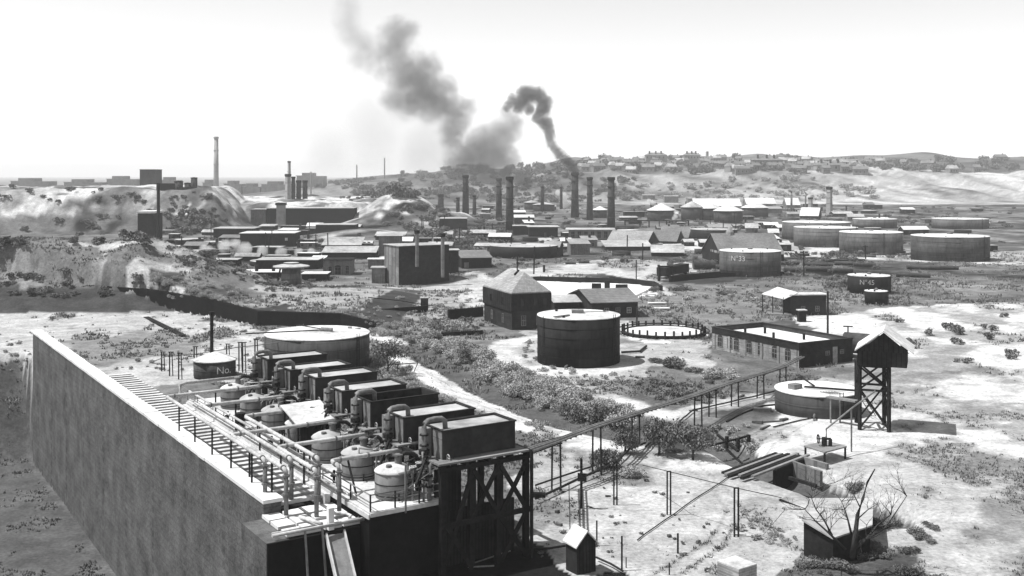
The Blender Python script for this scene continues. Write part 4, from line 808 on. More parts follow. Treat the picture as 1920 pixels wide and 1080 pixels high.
m = MB(); m.beam(at(1462, 938, 98.2), at(1580, 985, 92), .14, .3); m.beam(at(1480, 933, 99.8), at(1570, 962, 96.5), .12, .25); m.build('edge_board', 'timber', e)
for px in (1509, 1514):
    q = at(px, 952, 96.5); MB().beam((q.x, q.y, -.3), q, .1).build('post', 'iron', e)
# tiny gabled hut bottom centre
e, N, e1, e2, L1, L2, zt = bld('tool_hut', 'small black hut with bright pitched roof at the bottom centre', 1082, 1079, 1061, 1117, 30, 1023, 'g2', .9, 'plank', 'top', over=.18, cat='hut', wins=[(1,.5,0,1.6,.8,DR)])
bld('stone_block', 'low stone block cut by the bottom edge, right of centre', 1385, 1098, 1345, 1419, 35, 1070, 'flat', 1, 'brickl', 'top', cat='block', over=.0, lip=.1)

# dark strip of wall standing in for the cut bank's shaded face
xs_ = [-160,-130,-100,-81,-63,-51,-34,-27]; e = empty('bank_shade_strip', (-80, 236, 0), 'long dark strip standing for shade below the scrubby bank behind the wide round tank', 'wall')
m = MB()
for a, b in zip(xs_[:-1], xs_[1:]):
    f_ = lambda x: (np.interp(x, [-160,-100,-81,-63,-51,-34,-24], [262,245,238,226,214,212,206])-.1, np.interp(x, [-160,-100,-81,-63,-51,-34,-26,-20], [5,4.8,4.4,3.4,2.6,2.3,1.2,0]))
    (ya, za), (yb_, zb_) = f_(a), f_(b); vs = [(a, ya-.6, -.6), (b, yb_-.6, -.6), (b, yb_+1.0, -.6), (a, ya+1.0, -.6), (a, ya-.3, za+.15), (b, yb_-.3, zb_+.15), (b, yb_+1.0, zb_+.15), (a, ya+1.0, za+.15)]
    m.add(vs, [(3,2,1,0),(4,5,6,7),(0,1,5,4),(1,2,6,5),(2,3,7,6),(3,0,4,7)])
m.build('wall', 'soot', e)

# the crowd of sheds, vats and stacks that fills the works
rr_ = random.Random(21)
LM = [(790,500,'the big dark block'),(980,470,'the broad low tank'),(1180,450,'the big ridge shed'),(1338,440,'the dark round tank'),(1406,490,'the N°33 tank'),(1145,400,'the rightmost big chimney'),(956,400,'the broadest black chimney'),(873,390,'the stout lone chimney'),(542,520,'the wooden tub'),(500,450,'the shed with the lit window'),(560,405,'the black factory'),(630,435,'the dark box building'),(1237,400,'the steaming cone roof'),(1415,395,'the rightmost cone roof'),(1540,440,'the big pale tanks'),(1750,470,'the outer right tanks'),(1078,380,'the smoking chimney'),(847,420,'the black mound box'),(700,455,'the rear grey block'),(970,560,'the pyramid roofed house')]
seen = {}
def describe(px, py, what):
    lm = min(LM, key=lambda q: abs(q[0]-px)+2*abs(q[1]-py)); dx = px-lm[0]; dy = py-lm[1]
    w_ = ('right of' if dx > 25 else 'left of' if dx < -25 else 'nearer than' if dy > 0 else 'beyond'); t_ = '%s %s %s' % (what, w_, lm[2]); k = seen.get(t_, 0); seen[t_] = k+1
    return t_ if k == 0 else '%s, %s outward' % (t_, ORD[k])
n_ = 0; tries = 0
while n_ < 185 and tries < 40000:
    tries += 1
    px = rr_.uniform(300, 1640) if n_ > 50 else rr_.uniform(300, 760)
    py = 389+rr_.random()**.8*122 if px < 760 else 389+rr_.random()**1.2*108
    if n_ >= 176: px = rr_.uniform(1680, 1880)
    if px > 1000 and py > 482: continue
    sc_ = (py-HY)/100; wd = rr_.uniform(14, 50)*(.35+.65*sc_); hh = rr_.uniform(6, 12)*(.35+.65*sc_)
    if px < 480 and py < 440: continue
    if 655 < px < 885 and py < 445: continue
    dp_ = 60000*14/W(px, py).y**2+1.2; bad = False
    for b in BOX:
        if px < b[1]+1 and px+wd > b[0]-1:
            if -dp_ < py-b[3] < max(dp_, (b[1]-b[0])*.1*(b[3] > 440)) or (py > b[3] and py-hh-2 < b[2]+.5*(b[3]-b[2])) : bad = True
    if bad or any(px-4 < c_ < px+wd+4 and py < 445 for c_ in (873, 935, 956, 1017, 1052, 1078, 1106, 1146, 1555)): continue
    kind = rr_.choice(['flat', 'flat', 's', 'g1', 'g1', 'vat', 'vat']); lbw = {'flat': 'low flat roofed shed', 's': 'low lean-to shed', 'g1': 'small ridge roofed shed', 'vat': 'small low round vat'}[kind]
    if kind == 'vat':
        tank(describe(px+wd/2, py, 'small low round vat'), px, px+wd*.8, py-hh*.7, py, rr_.choice(['tank', 'tankm']), rr_.choice(['topd', 'top', 'iron']), n=24, group='vats among the sheds', fittings=False, name='vat')
    else:
        wm = rr_.choice(['plank', 'plank', 'brickv', 'soot', 'plankm']); rm = rr_.choice(['topd', 'topd', 'shingled', 'roofl', 'shingle'])
        dep = rr_.uniform(5, 12)*(.6+.5*(1-min(sc_, 1))); Yd = W(px, py).y
        bld('works_shed', describe(px+wd/2, py, {'soot': 'black ', 'plank': 'dark ', 'brickv': 'sooty ', 'plankm': 'grey '}[wm]+lbw), px, py, px, px+wd, rr_.uniform(-6, 14) if px > 960 else rr_.uniform(-14, 2), py-hh*(.75 if kind == 'g1' else 1), kind, hh*.45*Yd/F, wm, rm, depth=dep, cat='shed', group='small sheds of the works', over=.3, lip=.15,
            wins=[(1, q, .8, 2.0, 1.2, dict(gm_='iron')) for q in (.25, .7)][:rr_.choice((0, 1, 2))], chim=[(.5, .5, rr_.uniform(1.5, 4), .9)] if rr_.random() < .3 else None)
    n_ += 1
for k in range(44):
    px = rr_.uniform(320, 1640); py = rr_.uniform(395, 520); p = W(px, py); h_ = rr_.uniform(5, 9); lean = rr_.uniform(-.25, .25)
    m = MB(); m.beam(p-Vector((0,0,.5)), p+Vector((lean, 0, h_)), .3)
    if k % 3 == 0: m.beam(p+Vector((lean-.9, 0, h_-.5)), p+Vector((lean+.9, 0, h_-.45)), .2)
    tag(m.build('yard_pole', 'timber'), describe(px, py, 'thin pole with crossarm' if k % 3 == 0 else 'thin bare pole'), 'pole', 'poles among the works')
# ================================================================ CHIMNEYS
def chimney(label, pl, pr, yt, yb, m_='chim', cap='timber', Y=None, group='tall works chimneys', sq=False):
    p = W((pl+pr)/2, yb) if Y is None else Vector((((pl+pr)/2-CX)*Y/F, Y, 0)); r = (pr-pl)/2*p.y/F; zt = CH-(yt-HY)*p.y/F
    e = empty('chimney', (p.x, p.y, 0), label, 'chimney', group); n = 4 if sq else 20
    MB().lathe(p, [(r*1.12, -1.5), (r*.95, zt*.5), (r*.86, zt-r*.9)], n).build('shaft', m_, e, smooth=not sq)
    MB().lathe(p, [(r*.88, zt-r*.9), (r*1.05, zt-r*.7), (r*1.05, zt-.2), (r*.9, zt)], n).build('cap', cap, e)
    m = MB()
    for k in range(1, 5): z = zt*k/5; m.lathe(p, [(r*1.0, z), (r*1.08, z+.1), (r*1.08, z+.5), (r*1.0, z+.6)], n)
    m.builds('band', m_, e)
    return e
for a in [('stout dark chimney standing alone right of the mound', 867, 879, 328, 405), ('slim chimney just left of the broadest black one', 930, 941, 334, 412), ('broadest black chimney left of the smoking stacks', 948.5, 963, 331, 436),
          ('dark chimney with black smoke pouring from its top', 1071, 1085, 323, 408), ('dark chimney second from the right of the five', 1100, 1111.5, 332, 412), ('rightmost big chimney in the centre, grey lower half', 1139, 1153, 332, 428)]: chimney(*a)
for a in [('short stack left of the stout dark chimney', 855, 862, 370, 402), ('short stack right of the stout dark chimney', 886, 893, 366, 402), ('squat stack above the black box building', 821, 832, 364, 390)]: chimney(*a, m_='brick', group='short stacks')
for a in [('thin iron stack with smoke trailing left', 1013.5, 1020.5, 349, 396), ('thinner iron stack with smoke arching from its top', 1049.5, 1055, 350, 392)]: chimney(*a, m_='iron', group='thin smoking stacks')
for a in [('pale square chimney far right beyond the tanks', 1549, 1561, 350, 402), ('short square stack left of the far right chimney', 1515, 1524, 370, 400)]: chimney(*a, m_='chiml', group='right hand chimneys', sq=True)
for a in [('thin stack rising from a pale base at right', 1482, 1486, 359, 396), ('thinnest stack near the right hand gable', 1509, 1512, 361, 398)]: chimney(*a, m_='ironm', group='thin right hand stacks')
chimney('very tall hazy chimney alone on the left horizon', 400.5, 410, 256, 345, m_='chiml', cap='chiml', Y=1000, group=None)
for k, (pl, pr, yt, m_) in enumerate([(539,545.5,302,'chiml'),(534,546,326,'chiml'),(546,554,331,'chim'),(555,565,338,'chim'),(567,577,338,'chim')]):
    Yb = 760+k*2; chimney('stack in the tight cluster left of centre, '+['thin pale and tallest','pale square base of the tall one','dark one beside the pale pair','fourth, stout','rightmost, stout'][k], pl, pr, yt, 372, m_=m_, Y=Yb-(20 if k == 0 else 0)+(30 if k == 0 else 0), group='stack cluster', sq=True)
for k, (px, yt, Y_, z_) in enumerate([(669,309,1500,0),(721,296,1500,0),(583,322,1300,0),(1326,284,1900,0),(1278,291,1900,0)]):
    p = D(px, yt, Y_); m = MB(); m.tube([(p.x, p.y, 0), p], .9 if Y_ < 1800 else 2.6, 6); tag(m.build('distant_mast', 'far'), 'thin distant mast on the skyline, '+['short one above the arched roofs','tall one left of the smoke','faint one by the stack cluster','chimney-like one on the right ridge','small one between roof tops'][k], 'mast', 'distant masts')
# ================================================================ PIPE TRESTLE ACROSS THE YARD
e = empty('pipe_trestle', W(1200, 800), 'long thin pipe bridge on twin legs from condenser corner to brick workshop', 'pipe bridge')
K = [(985,850,None,88),(1043,829,919,0),(1119,800,890,0),(1192,777,834,0),(1309,740,796,0),(1336,730,780,0),(1378,716,762,0),(1426,702,746,0),(1468,688,716,0)]
pts = []
for px, yt, yb, Y_ in K:
    if yb: p = W(px, yb); q = D(px, yt, p.y)
    else: p = None; q = D(px, yt, Y_)
    pts.append(q)
    if p is not None:
        for d in (-1, 1):
            o = Vector((d*.42, -d*.2, 0)); m = MB(); m.beam(p+o-Vector((0,0,.4)), q+o*.9, .13); m.build('leg', 'iron', e)
        MB().beam(q-Vector((.55,-.25,.05)), q+Vector((.55,-.25,-.05)), .14).build('cross_bar', 'iron', e)
pts.append(D(1503, 670, 160)); pts[0] = S(.9, -.6, 8.2)
for o, r_ in (((-.32,.2,.1),.1),((0,0,.12),.12),((.34,-.2,.1),.1)):
    m = MB(); m.tube([q+Vector(o) for q in pts], r_, 6); m.build('pipe', 'ironm', e)
m = MB()
for a, b in zip(pts[:-1], pts[1:]):
    n_ = max(2, int((b-a).length/.8))
    for k in range(n_): q = a+(b-a)*k/n_; m.beam(q-Vector((.45,-.25,.02)), q+Vector((.45,-.25,-.02)), .14, .07)
m.build('sleeper_walk', 'timber', e)
m = MB(); q = [S(.8, .6, 7.6), D(1025, 826, 104), D(1075, 812, 108)]; m.tube([Vector(v) for v in q], .05, 5); tag(m.build('guy_pipe', 'iron'), 'thin line running parallel above the pipe bridge near its start', 'pipe')
# ground pipes
def gpipe(label, L, r=.1, lift=.12, m_='iron'):
    P_ = []
    for a, b in zip(L[:-1], L[1:]):
        A = W(*a); B = W(*b); n_ = max(1, int((B-A).length/1.5))
        P_ += [A+(B-A)*k/n_ for k in range(n_)]
    P_.append(W(*L[-1])); P_ = [Vector((p.x, p.y, hz(p)+lift)) for p in P_]
    m = MB(); m.tube(P_, r, 6); tag(m.build('ground_pipe', m_), label, 'pipe', 'pipes lying on the ground')
gpipe('straight dark pipe on bright ground at lower right, pointing up to the footbridge', [(1195,1016),(1280,954),(1330,922),(1370,893)], .05)
gpipe('pair of dark pipes from trestle pole past the sign post', [(1004,944),(1050,924),(1090,905),(1150,880),(1180,850),(1210,838)], .12, .5)
gpipe('second pipe of the pair beyond the sign post', [(1004,918),(1060,900),(1110,884),(1140,872)], .09, .5)
gpipe('long low pipe under the pipe bridge toward the shallow tank', [(1210,842),(1300,772),(1350,762),(1410,748),(1455,735),(1462,726)], .1, .3)
gpipe('curved pipe on pale ground left of the shallow tank', [(1362,790),(1390,775),(1430,762),(1460,758)], .1)
gpipe('pipe before the shallow tank', [(1450,800),(1500,790),(1540,782),(1600,768)], .08)
gpipe('pipe right of the black tank', [(1165,665),(1200,664),(1212,653)], .2, .3)
gpipe('pipe along the bottom beside the black hut', [(1000,1040),(1030,1038),(1060,1032)], .09, .4)
gpipe('thin pipe sloping down to bottom right of the black hut', [(1118,1050),(1145,1064),(1168,1078)], .08, .3)
gpipe('pipe curving round the reservoir bank', [(690,575),(800,572),(905,585)], .1)
# posts in pairs on the right
def post(label, px, yt, yb, w_=.1, pair=0, name='post', cap=None, group='thin posts in the yard'):
    p = W(px, yb); zt = CH-(yt-HY)*p.y/F
    if pair:
        e = empty('twin_post', p, label, 'post', 'twin posts carrying a wire')
        for d in (0, 1): MB().beam(p+Vector((d*pair, 0, -.3)), Vector((p.x+d*pair, p.y, zt)), w_).build('upright', 'iron', e)
        MB().beam((p.x-.05, p.y, zt), (p.x+pair+.05, p.y, zt), w_).build('top_bar', 'iron', e); return
    m = MB(); m.beam(p-Vector((0,0,.3)), Vector((p.x, p.y, zt)), w_)
    if cap: m.beam((p.x-cap, p.y, zt), (p.x+cap, p.y, zt), w_*1.2)
    tag(m.build(name, 'iron'), label, 'post', group)
post('twin posts between sign post and lone tall twin', 1151, 866, 945, .1, .28)
post('twin posts in the middle of bright yard', 1251, 884, 965, .1, .3)
post('twin posts nearest the camera on bright yard', 1377, 915, 1007, .11, .33)
for L in [('post beside the right slope of the tiny black hut',1119,976,1022,.09),('slender post right of the tiny black hut',1166,1005,1070,.1),('short stump right of the slender post',1174,1045,1065,.06),('low post near the bottom edge',1255,1055,1080,.07),('leaning short marker on bright ground',1271,1000,1037,.11),
          ('tall pole before the porch shed',1532,622,622.5,.1),('thin post left of the brick workshop roof',1345,690,700,.1),('pole near the reservoir at left',1194,575,616,.22),('tall thin pole in the middle distance',1193,487,530,.22),('post by the flatcar',1235,496,526,.5),('post behind the house',1020,497,512,.5)]:
    if L[0].startswith('tall pole'): continue
    post(*L)
post('tall dark pole right of the porch shed', 1552, 546, 626, .28, name='pole')
post('pole with short crossbar behind the brick workshop', 1590, 612, 650, .16, cap=.8, name='pole')
m = MB(); p = W(1090, 952); zt = CH-(861-HY)*p.y/F; e = empty('sign_post', p, 'dark post with a small square board beside the pipe pair', 'sign')
MB().beam(p-Vector((0,0,.3)), Vector((p.x, p.y, zt)), .17).build('post', 'timber', e); MB().fr(Vector((p.x-.35, p.y-.16, 0)), Vector((1,-.25,0)).normalized(), Vector((.2,1,0)).normalized(), .82, .08, zt-1.95, zt-1.2).build('board', 'timber', e)
# wire along twin posts
P_ = [D(1195, 868, W(1170,945).y), D(1153, 862, W(1151,945).y+2)]
P_ = [W(1205,872,2.4)]+[Vector((W(a, b).x+.15, W(a, b).y, CH-(t_-HY)*W(a, b).y/F)) for a, b, t_ in ((1251,965,884),(1377,1007,915))]+[D(1465,933,96)]
m = MB(); m.tube(P_, .035, 5); tag(m.build('wire', 'iron'), 'thin wire running over the twin posts to the plank ramp', 'wire')
# footbridge, culvert walls, ditch frame, pump table
A, B = W(1372, 893, .3), W(1488, 850, .3)
d = (B-A).normalized(); n_ = Vector((-d.y, d.x, 0)); e = empty('plank_footbridge', (A+B)/2, 'bundle of long dark planks bridging the ditch at right', 'footbridge')
for k, (o, x0_, x1_) in enumerate([(-1.6,.1,1.02),(-1.1,.0,.95),(-.5,.05,1.0),(.1,-.02,.93),(.7,0,.9),(1.2,.02,.88)]):
    MB().beam(A+(B-A)*x0_+n_*o+Vector((0,0,.05)), A+(B-A)*x1_+n_*o+Vector((0,0,.08)), .34, .2).build('plank', 'timber' if k % 2 else 'timberm', e)
MB().fr(A+(B-A)*.42-n_*1.9, d, n_, (B-A).length*.5, .3, -2.2, .28).build('abutment', 'timber', e)
for k, (a, b, lbl) in enumerate([((1494,860),(1552,878),'upper pale retaining plank wall right of the footbridge'),((1486,872),(1540,892),'lower grey retaining wall right of the footbridge'),((1480,890),(1530,905),'dark beam on the slope below the footbridge')]):
    m = MB(); m.beam(W(*a)+Vector((0,0,-.3)), W(*b)+Vector((0,0,-.3)), .35, 1.5 if k < 2 else .3); tag(m.build('retaining_wall', 'plankm' if k < 2 else 'timber'), lbl, 'wall')
e = empty('ditch_frame', W(1375, 835), 'timber frame standing in the ditch among the bushes', 'frame')
for px, yt, yb in ((1363,818,840),(1384,822,845),(1404,815,838)): p = W(px, yb, -.8); MB().beam(p, Vector((p.x, p.y, CH-(yt-HY)*p.y/F)), .3).build('post', 'timber', e)
MB().beam(D(1330,836,118.5), D(1405,817,122.5), .2).build('top_rail', 'timber', e); MB().beam(D(1345,815,124), D(1384,846,117), .25).build('brace', 'timber', e)
p = W(1545, 858); e = empty('pump_table', p, 'low timber table carrying a small pump near the right edge', 'table')
q = [W(1507,838,1.1), W(1546,850,1.1), W(1588,839,1.1), W(1548,828,1.1)]
m = MB(); m.add([tuple(v) for v in q]+[(v.x, v.y, v.z+.14) for v in q], [(3,2,1,0),(4,5,6,7),(0,1,5,4),(1,2,6,5),(2,3,7,6),(3,0,4,7)]); m.build('table_top', 'timberm', e)
c_ = (q[0]+q[2])/2
for v in q: v2 = v+(c_-v)*.08; MB().beam((v2.x, v2.y, -.3), (v2.x, v2.y, 1.1), .16).build('leg', 'timber', e)
c_.z = 1.24; e = empty('pump', c_, 'small dark pump with flywheel on the timber table', 'pump')
MB().tube([c_+Vector((-.1,0,.0)), c_+Vector((-.1,0,.9))], .28, 12).build('body', 'iron', e); MB().tube([c_+Vector((.5,-.1,.0)), c_+Vector((.5,-.1,.75))], .2, 10).build('cylinder', 'iron', e)
MB().tube([c_+Vector((-.2,0,.75)), c_+Vector((.6,0,.75))], .12, 8).build('crossbar', 'iron', e)
m = MB(); cc = c_+Vector((-.75,0,.75)); pts_ = [cc+Vector((0,math.cos(t)*.45,math.sin(t)*.45)) for t in np.linspace(0, 2*math.pi, 17)]; m.tube(pts_, .06, 5, False); m.tube([pts_[0], pts_[8]], .04, 5); m.tube([pts_[4], pts_[12]], .04, 5); m.tube([cc, c_+Vector((-.1,0,.75))], .06, 6); m.build('flywheel', 'iron', e)
m = MB(); m.tube([c_+Vector((.1,0,.9)), c_+Vector((.1,0,1.8)), c_+Vector((3.6,2.6,3.4)), c_+Vector((7,5,4.8))], .09, 6); m.beam((c_.x+3.6, c_.y+2.6, -.3), (c_.x+3.6, c_.y+2.6, 4.6), .13); m.build('delivery_pipe', 'ironm', e)
# dumped timber, blocks and scrap
SC = [(1048,984,.6,.3),(1140,930,.5,.2),(1045,960,.3,.35),(1108,951,1.0,.15),(1390,745,1.4,.3),(1200,672,1.5,.4),(1300,770,1.2,.2),(1290,925,.25,.2),(1255,1008,.3,.3),(1265,1012,.25,.2),(1435,800,2.8,.25),(1447,790,3,.25),(1430,770,2.2,.6),(1420,792,1.2,.5),(1470,788,1.4,.4),(1388,1004,1.0,.1),(1330,718,1.2,.5),(1400,735,1.8,.2)]
for k, (px, py, a, b) in enumerate(SC):
    c = W(px, py); c.z = hz(c)+b*.3; an = rng.uniform(-1, 1); dd = Vector((math.cos(an), math.sin(an), rng.uniform(-.1,.15))); m = MB(); m.beam(c-dd*a/2, c+dd*a/2, b, b*.8)
    tag(m.build('scrap_timber', 'rust'), 'dark scrap block or beam lying on the open yard', 'scrap', 'scrap lying about the yard')
# boilers and long drums lying in rows behind
DRM = [(1300,1340,505,16),(1345,1352,505,9),(1462,1500,497,7),(1505,1560,499,7),(1565,1600,497,7),(1600,1640,500,8),(1470,1505,511,10),(1510,1560,509,9),(1560,1600,512,10),(1470,1530,487,4),(1540,1620,489,4),(1600,1640,482,4),(1610,1650,515,9),(975,1000,489,4),(1060,1080,496,5),(1085,1105,494,5),(1680,1740,520,9),(1700,1790,505,8)]
for k, (a, b, py, th) in enumerate(DRM):
    p, q = W(a, py), W(b, py); r_ = th*p.y/F/2; an = rng.uniform(-.2,.25); q.y += (q.x-p.x)*an
    m = MB(); m.tube([p+Vector((0,0,r_)), q+Vector((0,0,r_))], r_, 14); tag(m.build('boiler_shell', 'log'), 'rusty boiler shell lying on its side among the rows behind the porch shed', 'boiler', 'boiler shells lying in rows')
# flatcar
p = W(1249, 523); q = W(1292, 514); e = empty('flat_wagon', p, 'dark low wagon body tilted on the bank left of the N°33 tank', 'wagon')
d = (q-p).normalized(); MB().fr(p, d, Vector((-d.y, d.x, 0)), (q-p).length, 3, .7, 3.2).build('body', 'timber', e)
for k in (.15,.85): o = p+(q-p)*k; MB().tube([o+Vector((0,-.1,.45)), o+Vector((0,2.9,.45))], .45, 12).build('wheel_set', 'iron', e)
m = MB(); m.beam(W(1236,527), D(1236,499,W(1236,527).y), .5); m.beam(D(1236,499,W(1236,527).y), D(1262,500,W(1236,527).y), .35); m.beam(W(1262,527), D(1262,500,W(1236,527).y), .3); tag(m.build('gantry', 'timber'), 'small dark timber gantry beside the tilted wagon', 'gantry')
# curved wall of the settling pond and white pond
e = empty('settling_pond', W(1140, 540), 'pale settling pond behind the gabled building, held by a long curved wall', 'pond')
pc = [W(x_, y_) for x_, y_ in ((1000,527),(1060,528),(1120,529),(1180,531),(1225,536),(1240,545))]
m = MB()
for a, b in zip(pc[:-1], pc[1:]): m.beam(a+Vector((0,0,.6)), b+Vector((0,0,.6)), .8, 1.3)
m.build('curved_wall', 'timber', e)
wq = [W(1015,531), W(1060,532), W(1200,536), W(1215,545), W(1180,562), W(1035,556)]
m = MB(); m.add([(v.x, v.y, .35) for v in wq]+[(v.x, v.y, -.3) for v in wq], [tuple(range(6))]+[(i, i+6, (i+1) % 6+6, (i+1) % 6) for i in range(6)]); m.build('water', 'white', e)
for px, yt, yb, wd in ((1110,532,546,2.4),(1134,526,549,1.3),(1155,534,548,3.0)):
    o = W(px, yb); MB().fr(o, Vector((1,0,0)), Vector((0,1,0)), wd, 1.2, 0, CH-(yt-HY)*o.y/F).build('sluice_post', 'plank', e)
m = MB()
for k, (px, py, wd) in enumerate(((1205,552,3),(1215,568,5),(1222,578,4))): o = W(px, py, .4); m.beam(o, o+Vector((wd,0,0)), 1.8, .25)
tag(m.build('pale_slabs', 'top'), 'pale slabs beside the dark bank right of the gabled building', 'slabs')
# dark retaining edges of the low terraces
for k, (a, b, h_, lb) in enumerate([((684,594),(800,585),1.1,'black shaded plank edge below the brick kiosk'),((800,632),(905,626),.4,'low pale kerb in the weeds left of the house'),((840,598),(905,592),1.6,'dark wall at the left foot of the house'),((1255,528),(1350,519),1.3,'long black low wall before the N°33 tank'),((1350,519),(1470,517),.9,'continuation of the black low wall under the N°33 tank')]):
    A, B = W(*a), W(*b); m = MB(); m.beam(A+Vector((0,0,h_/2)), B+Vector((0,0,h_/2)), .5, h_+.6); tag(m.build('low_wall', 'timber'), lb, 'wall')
for k, (px, py) in enumerate([(652,566),(688,575)]):
    p = W(px, py); m = MB(); m.tube([p, p+Vector((.25,.1,.9)), p+Vector((.8,.3,1.0))], .3, 8); tag(m.build('dark_bollard', 'timber'), 'dark stump leaning on the pale terrace, '+('left one' if k == 0 else 'right one'), 'stump')
# overhead pipe line in the far works
e = empty('far_pipe_bridge', W(1200, 428), 'faint pipe bridge on posts crossing behind the centre sheds', 'pipe bridge')
m = MB(); m.tube([D(1160, 413, 610), D(1292, 414, 610)], .35, 6); m.build('pipe', 'timber', e)
for px in (1172, 1200, 1217, 1250, 1291): q = D(px, 413, 610); MB().beam((q.x, q.y, -1), q, .5).build('post', 'timber', e)
# chute on the spoil slope, left
m = MB(); m.beam(W(274,595), W(345,630), 1.1, .3); tag(m.build('slope_trough', 'timber'), 'dark trough lying down the pale ground at the left edge', 'trough')
p = W(746, 700); e = empty('tee_post', p, 'T-shaped timber stand beside the pale road', 'stand'); MB().beam(p-Vector((0,0,.3)), p+Vector((0,0,1.3)), .16).build('post', 'timber', e); MB().beam(p+Vector((-.4,0,1.35)), p+Vector((3.0,.4,1.5)), .12).build('bar', 'timber', e); MB().beam(p+Vector((2.4,.3,.2)), p+Vector((3.0,.4,1.5)), .1).build('bar', 'timber', e)
# ================================================================ VEGETATION
_Y = 66*np.exp(np.arange(0, 4.2, .003))
def hit(px, py):
    x = (px-CX)/F*_Y; z = CH-(py-HY)/F*_Y; h = height(x, _Y); k = np.nonzero(z <= h)[0]
    i = k[0] if len(k) else len(_Y)-1
    return Vector((x[i], _Y[i], h[i]))
def leaf_mesh(name, n, lobes, size, m_, sd, flat=1.0, hollow=.55, twigs=0):
    g = np.random.default_rng(sd); V = []; Fc = []
    L = [(g.normal(0, .42), g.normal(0, .42), .45+.35*g.random(), .35+.3*g.random()) for _ in range(lobes)]
    for i in range(n):
        cx, cy, cz, r = L[g.integers(lobes)]
        d = g.normal(size=3); d /= np.linalg.norm(d); rr = r*(hollow+(1-hollow)*g.random())**.7*(1+.25*g.normal()*.5)
        c = np.array([cx, cy, cz*flat])+d*rr*np.array([1, 1, .8*flat]); c[2] = max(c[2], .02)
        a = g.normal(size=3); a /= np.linalg.norm(a); b = np.cross(a, g.normal(size=3)); b /= np.linalg.norm(b)
        s = size*(.6+.8*g.random()); k = len(V)
        V += [tuple(c-a*s-b*s*.6), tuple(c+a*s-b*s*.5), tuple(c+a*s*.9+b*s*.6), tuple(c-a*s*.8+b*s*.5)]; Fc.append((k, k+1, k+2, k+3))
    for i in range(twigs):
        t = g.random()*6.28; e_ = np.array([math.cos(t)*.7, math.sin(t)*.7, .5+.6*g.random()])*(.6+.5*g.random()); k = len(V); w_ = .012
        V += [(-w_, 0, 0), (w_, 0, 0), tuple(e_+[w_*.4, 0, 0]), tuple(e_-[w_*.4, 0, 0])]; Fc.append((k, k+1, k+2, k+3))
    me = bpy.data.meshes.new(name); me.from_pydata(V, [], Fc); me.materials.append(M[m_]); return me
BN = [leaf_mesh('bush', 1500, 7, .055, 'leaf', 100+i, twigs=30) for i in range(4)]
BD = [leaf_mesh('bush', 1700, 6, .055, 'leafd', 120+i, twigs=30) for i in range(2)]
BF = [leaf_mesh('bush', 260, 5, .13, 'leafd', 140+i) for i in range(3)]
BL = [leaf_mesh('bush', 260, 5, .13, 'leaf', 150+i) for i in range(2)]
def bush(p, r, zs, meshes, label, group, name='bush', cat='bush'):
    o = bpy.data.objects.new(name, random.choice(meshes)); scene.collection.objects.link(o); o.location = p-Vector((0,0,.1*r)); o.rotation_euler = (0, 0, random.random()*6.28)
    o.scale = (r, r*random.uniform(.85, 1.15), zs); return tag(o, label, cat, group)
def scatter(poly, n, r0, r1, meshes, label, group, flat=.85, cat='bush', name='bush', stuff=False):
    if stuff:
        xs = [a for a, b in poly]; ys_ = [b for a, b in poly]; V = []; Fc = []; k = 0; g = 0; base = 0; mts = []
        while k < n and g < n*40:
            g += 1; a = random.uniform(min(xs), max(xs)); b = random.uniform(min(ys_), max(ys_))
            if not poly_in(np.array([a]), np.array([b]), poly)[0]: continue
            p = hit(a, b); r = random.uniform(r0, r1); me = random.choice(meshes); co = np.empty(len(me.vertices)*3); me.vertices.foreach_get('co', co); co = co.reshape(-1, 3)
            t = random.random()*6.28; co = np.stack([(co[:,0]*math.cos(t)-co[:,1]*math.sin(t))*r+p.x, (co[:,0]*math.sin(t)+co[:,1]*math.cos(t))*r+p.y, co[:,2]*r*flat*random.uniform(.8,1.25)+p.z-.1*r], 1); V.append(co); base += len(co); k += 1
        co = np.concatenate(V); nf = len(co)//4; me2 = bpy.data.meshes.new(name); me2.vertices.add(len(co)); me2.vertices.foreach_set('co', co.ravel()); me2.loops.add(nf*4); me2.loops.foreach_set('vertex_index', np.arange(nf*4, dtype=np.int32))
        me2.polygons.add(nf); me2.polygons.foreach_set('loop_start', np.arange(0, nf*4, 4, dtype=np.int32)); me2.polygons.foreach_set('loop_total', np.full(nf, 4, np.int32)); me2.update(); me2.materials.append(meshes[0].materials[0])
        o = bpy.data.objects.new('scrub', me2); scene.collection.objects.link(o); tag(o, label, 'scrub', None, 'stuff'); return
    xs = [a for a, b in poly]; ys_ = [b for a, b in poly]; k = 0; g = 0
    while k < n and g < n*40:
        g += 1; a = random.uniform(min(xs), max(xs)); b = random.uniform(min(ys_), max(ys_))
        if not poly_in(np.array([a]), np.array([b]), poly)[0]: continue
        p = hit(a, b); r = random.uniform(r0, r1); bush(p, r, r*flat*random.uniform(.8, 1.25), meshes, label, group, name, cat); k += 1
BAND = [(760,642),(800,632),(850,650),(905,662),(940,690),(1000,712),(1100,748),(1175,778),(1168,800),(1065,780),(985,752),(925,722),(872,686),(812,660)]
scatter(BAND, 110, .9, 1.9, BN, 'dusty leafy bush in the thick band between the two pale tracks', 'bushes in the band between the tracks')
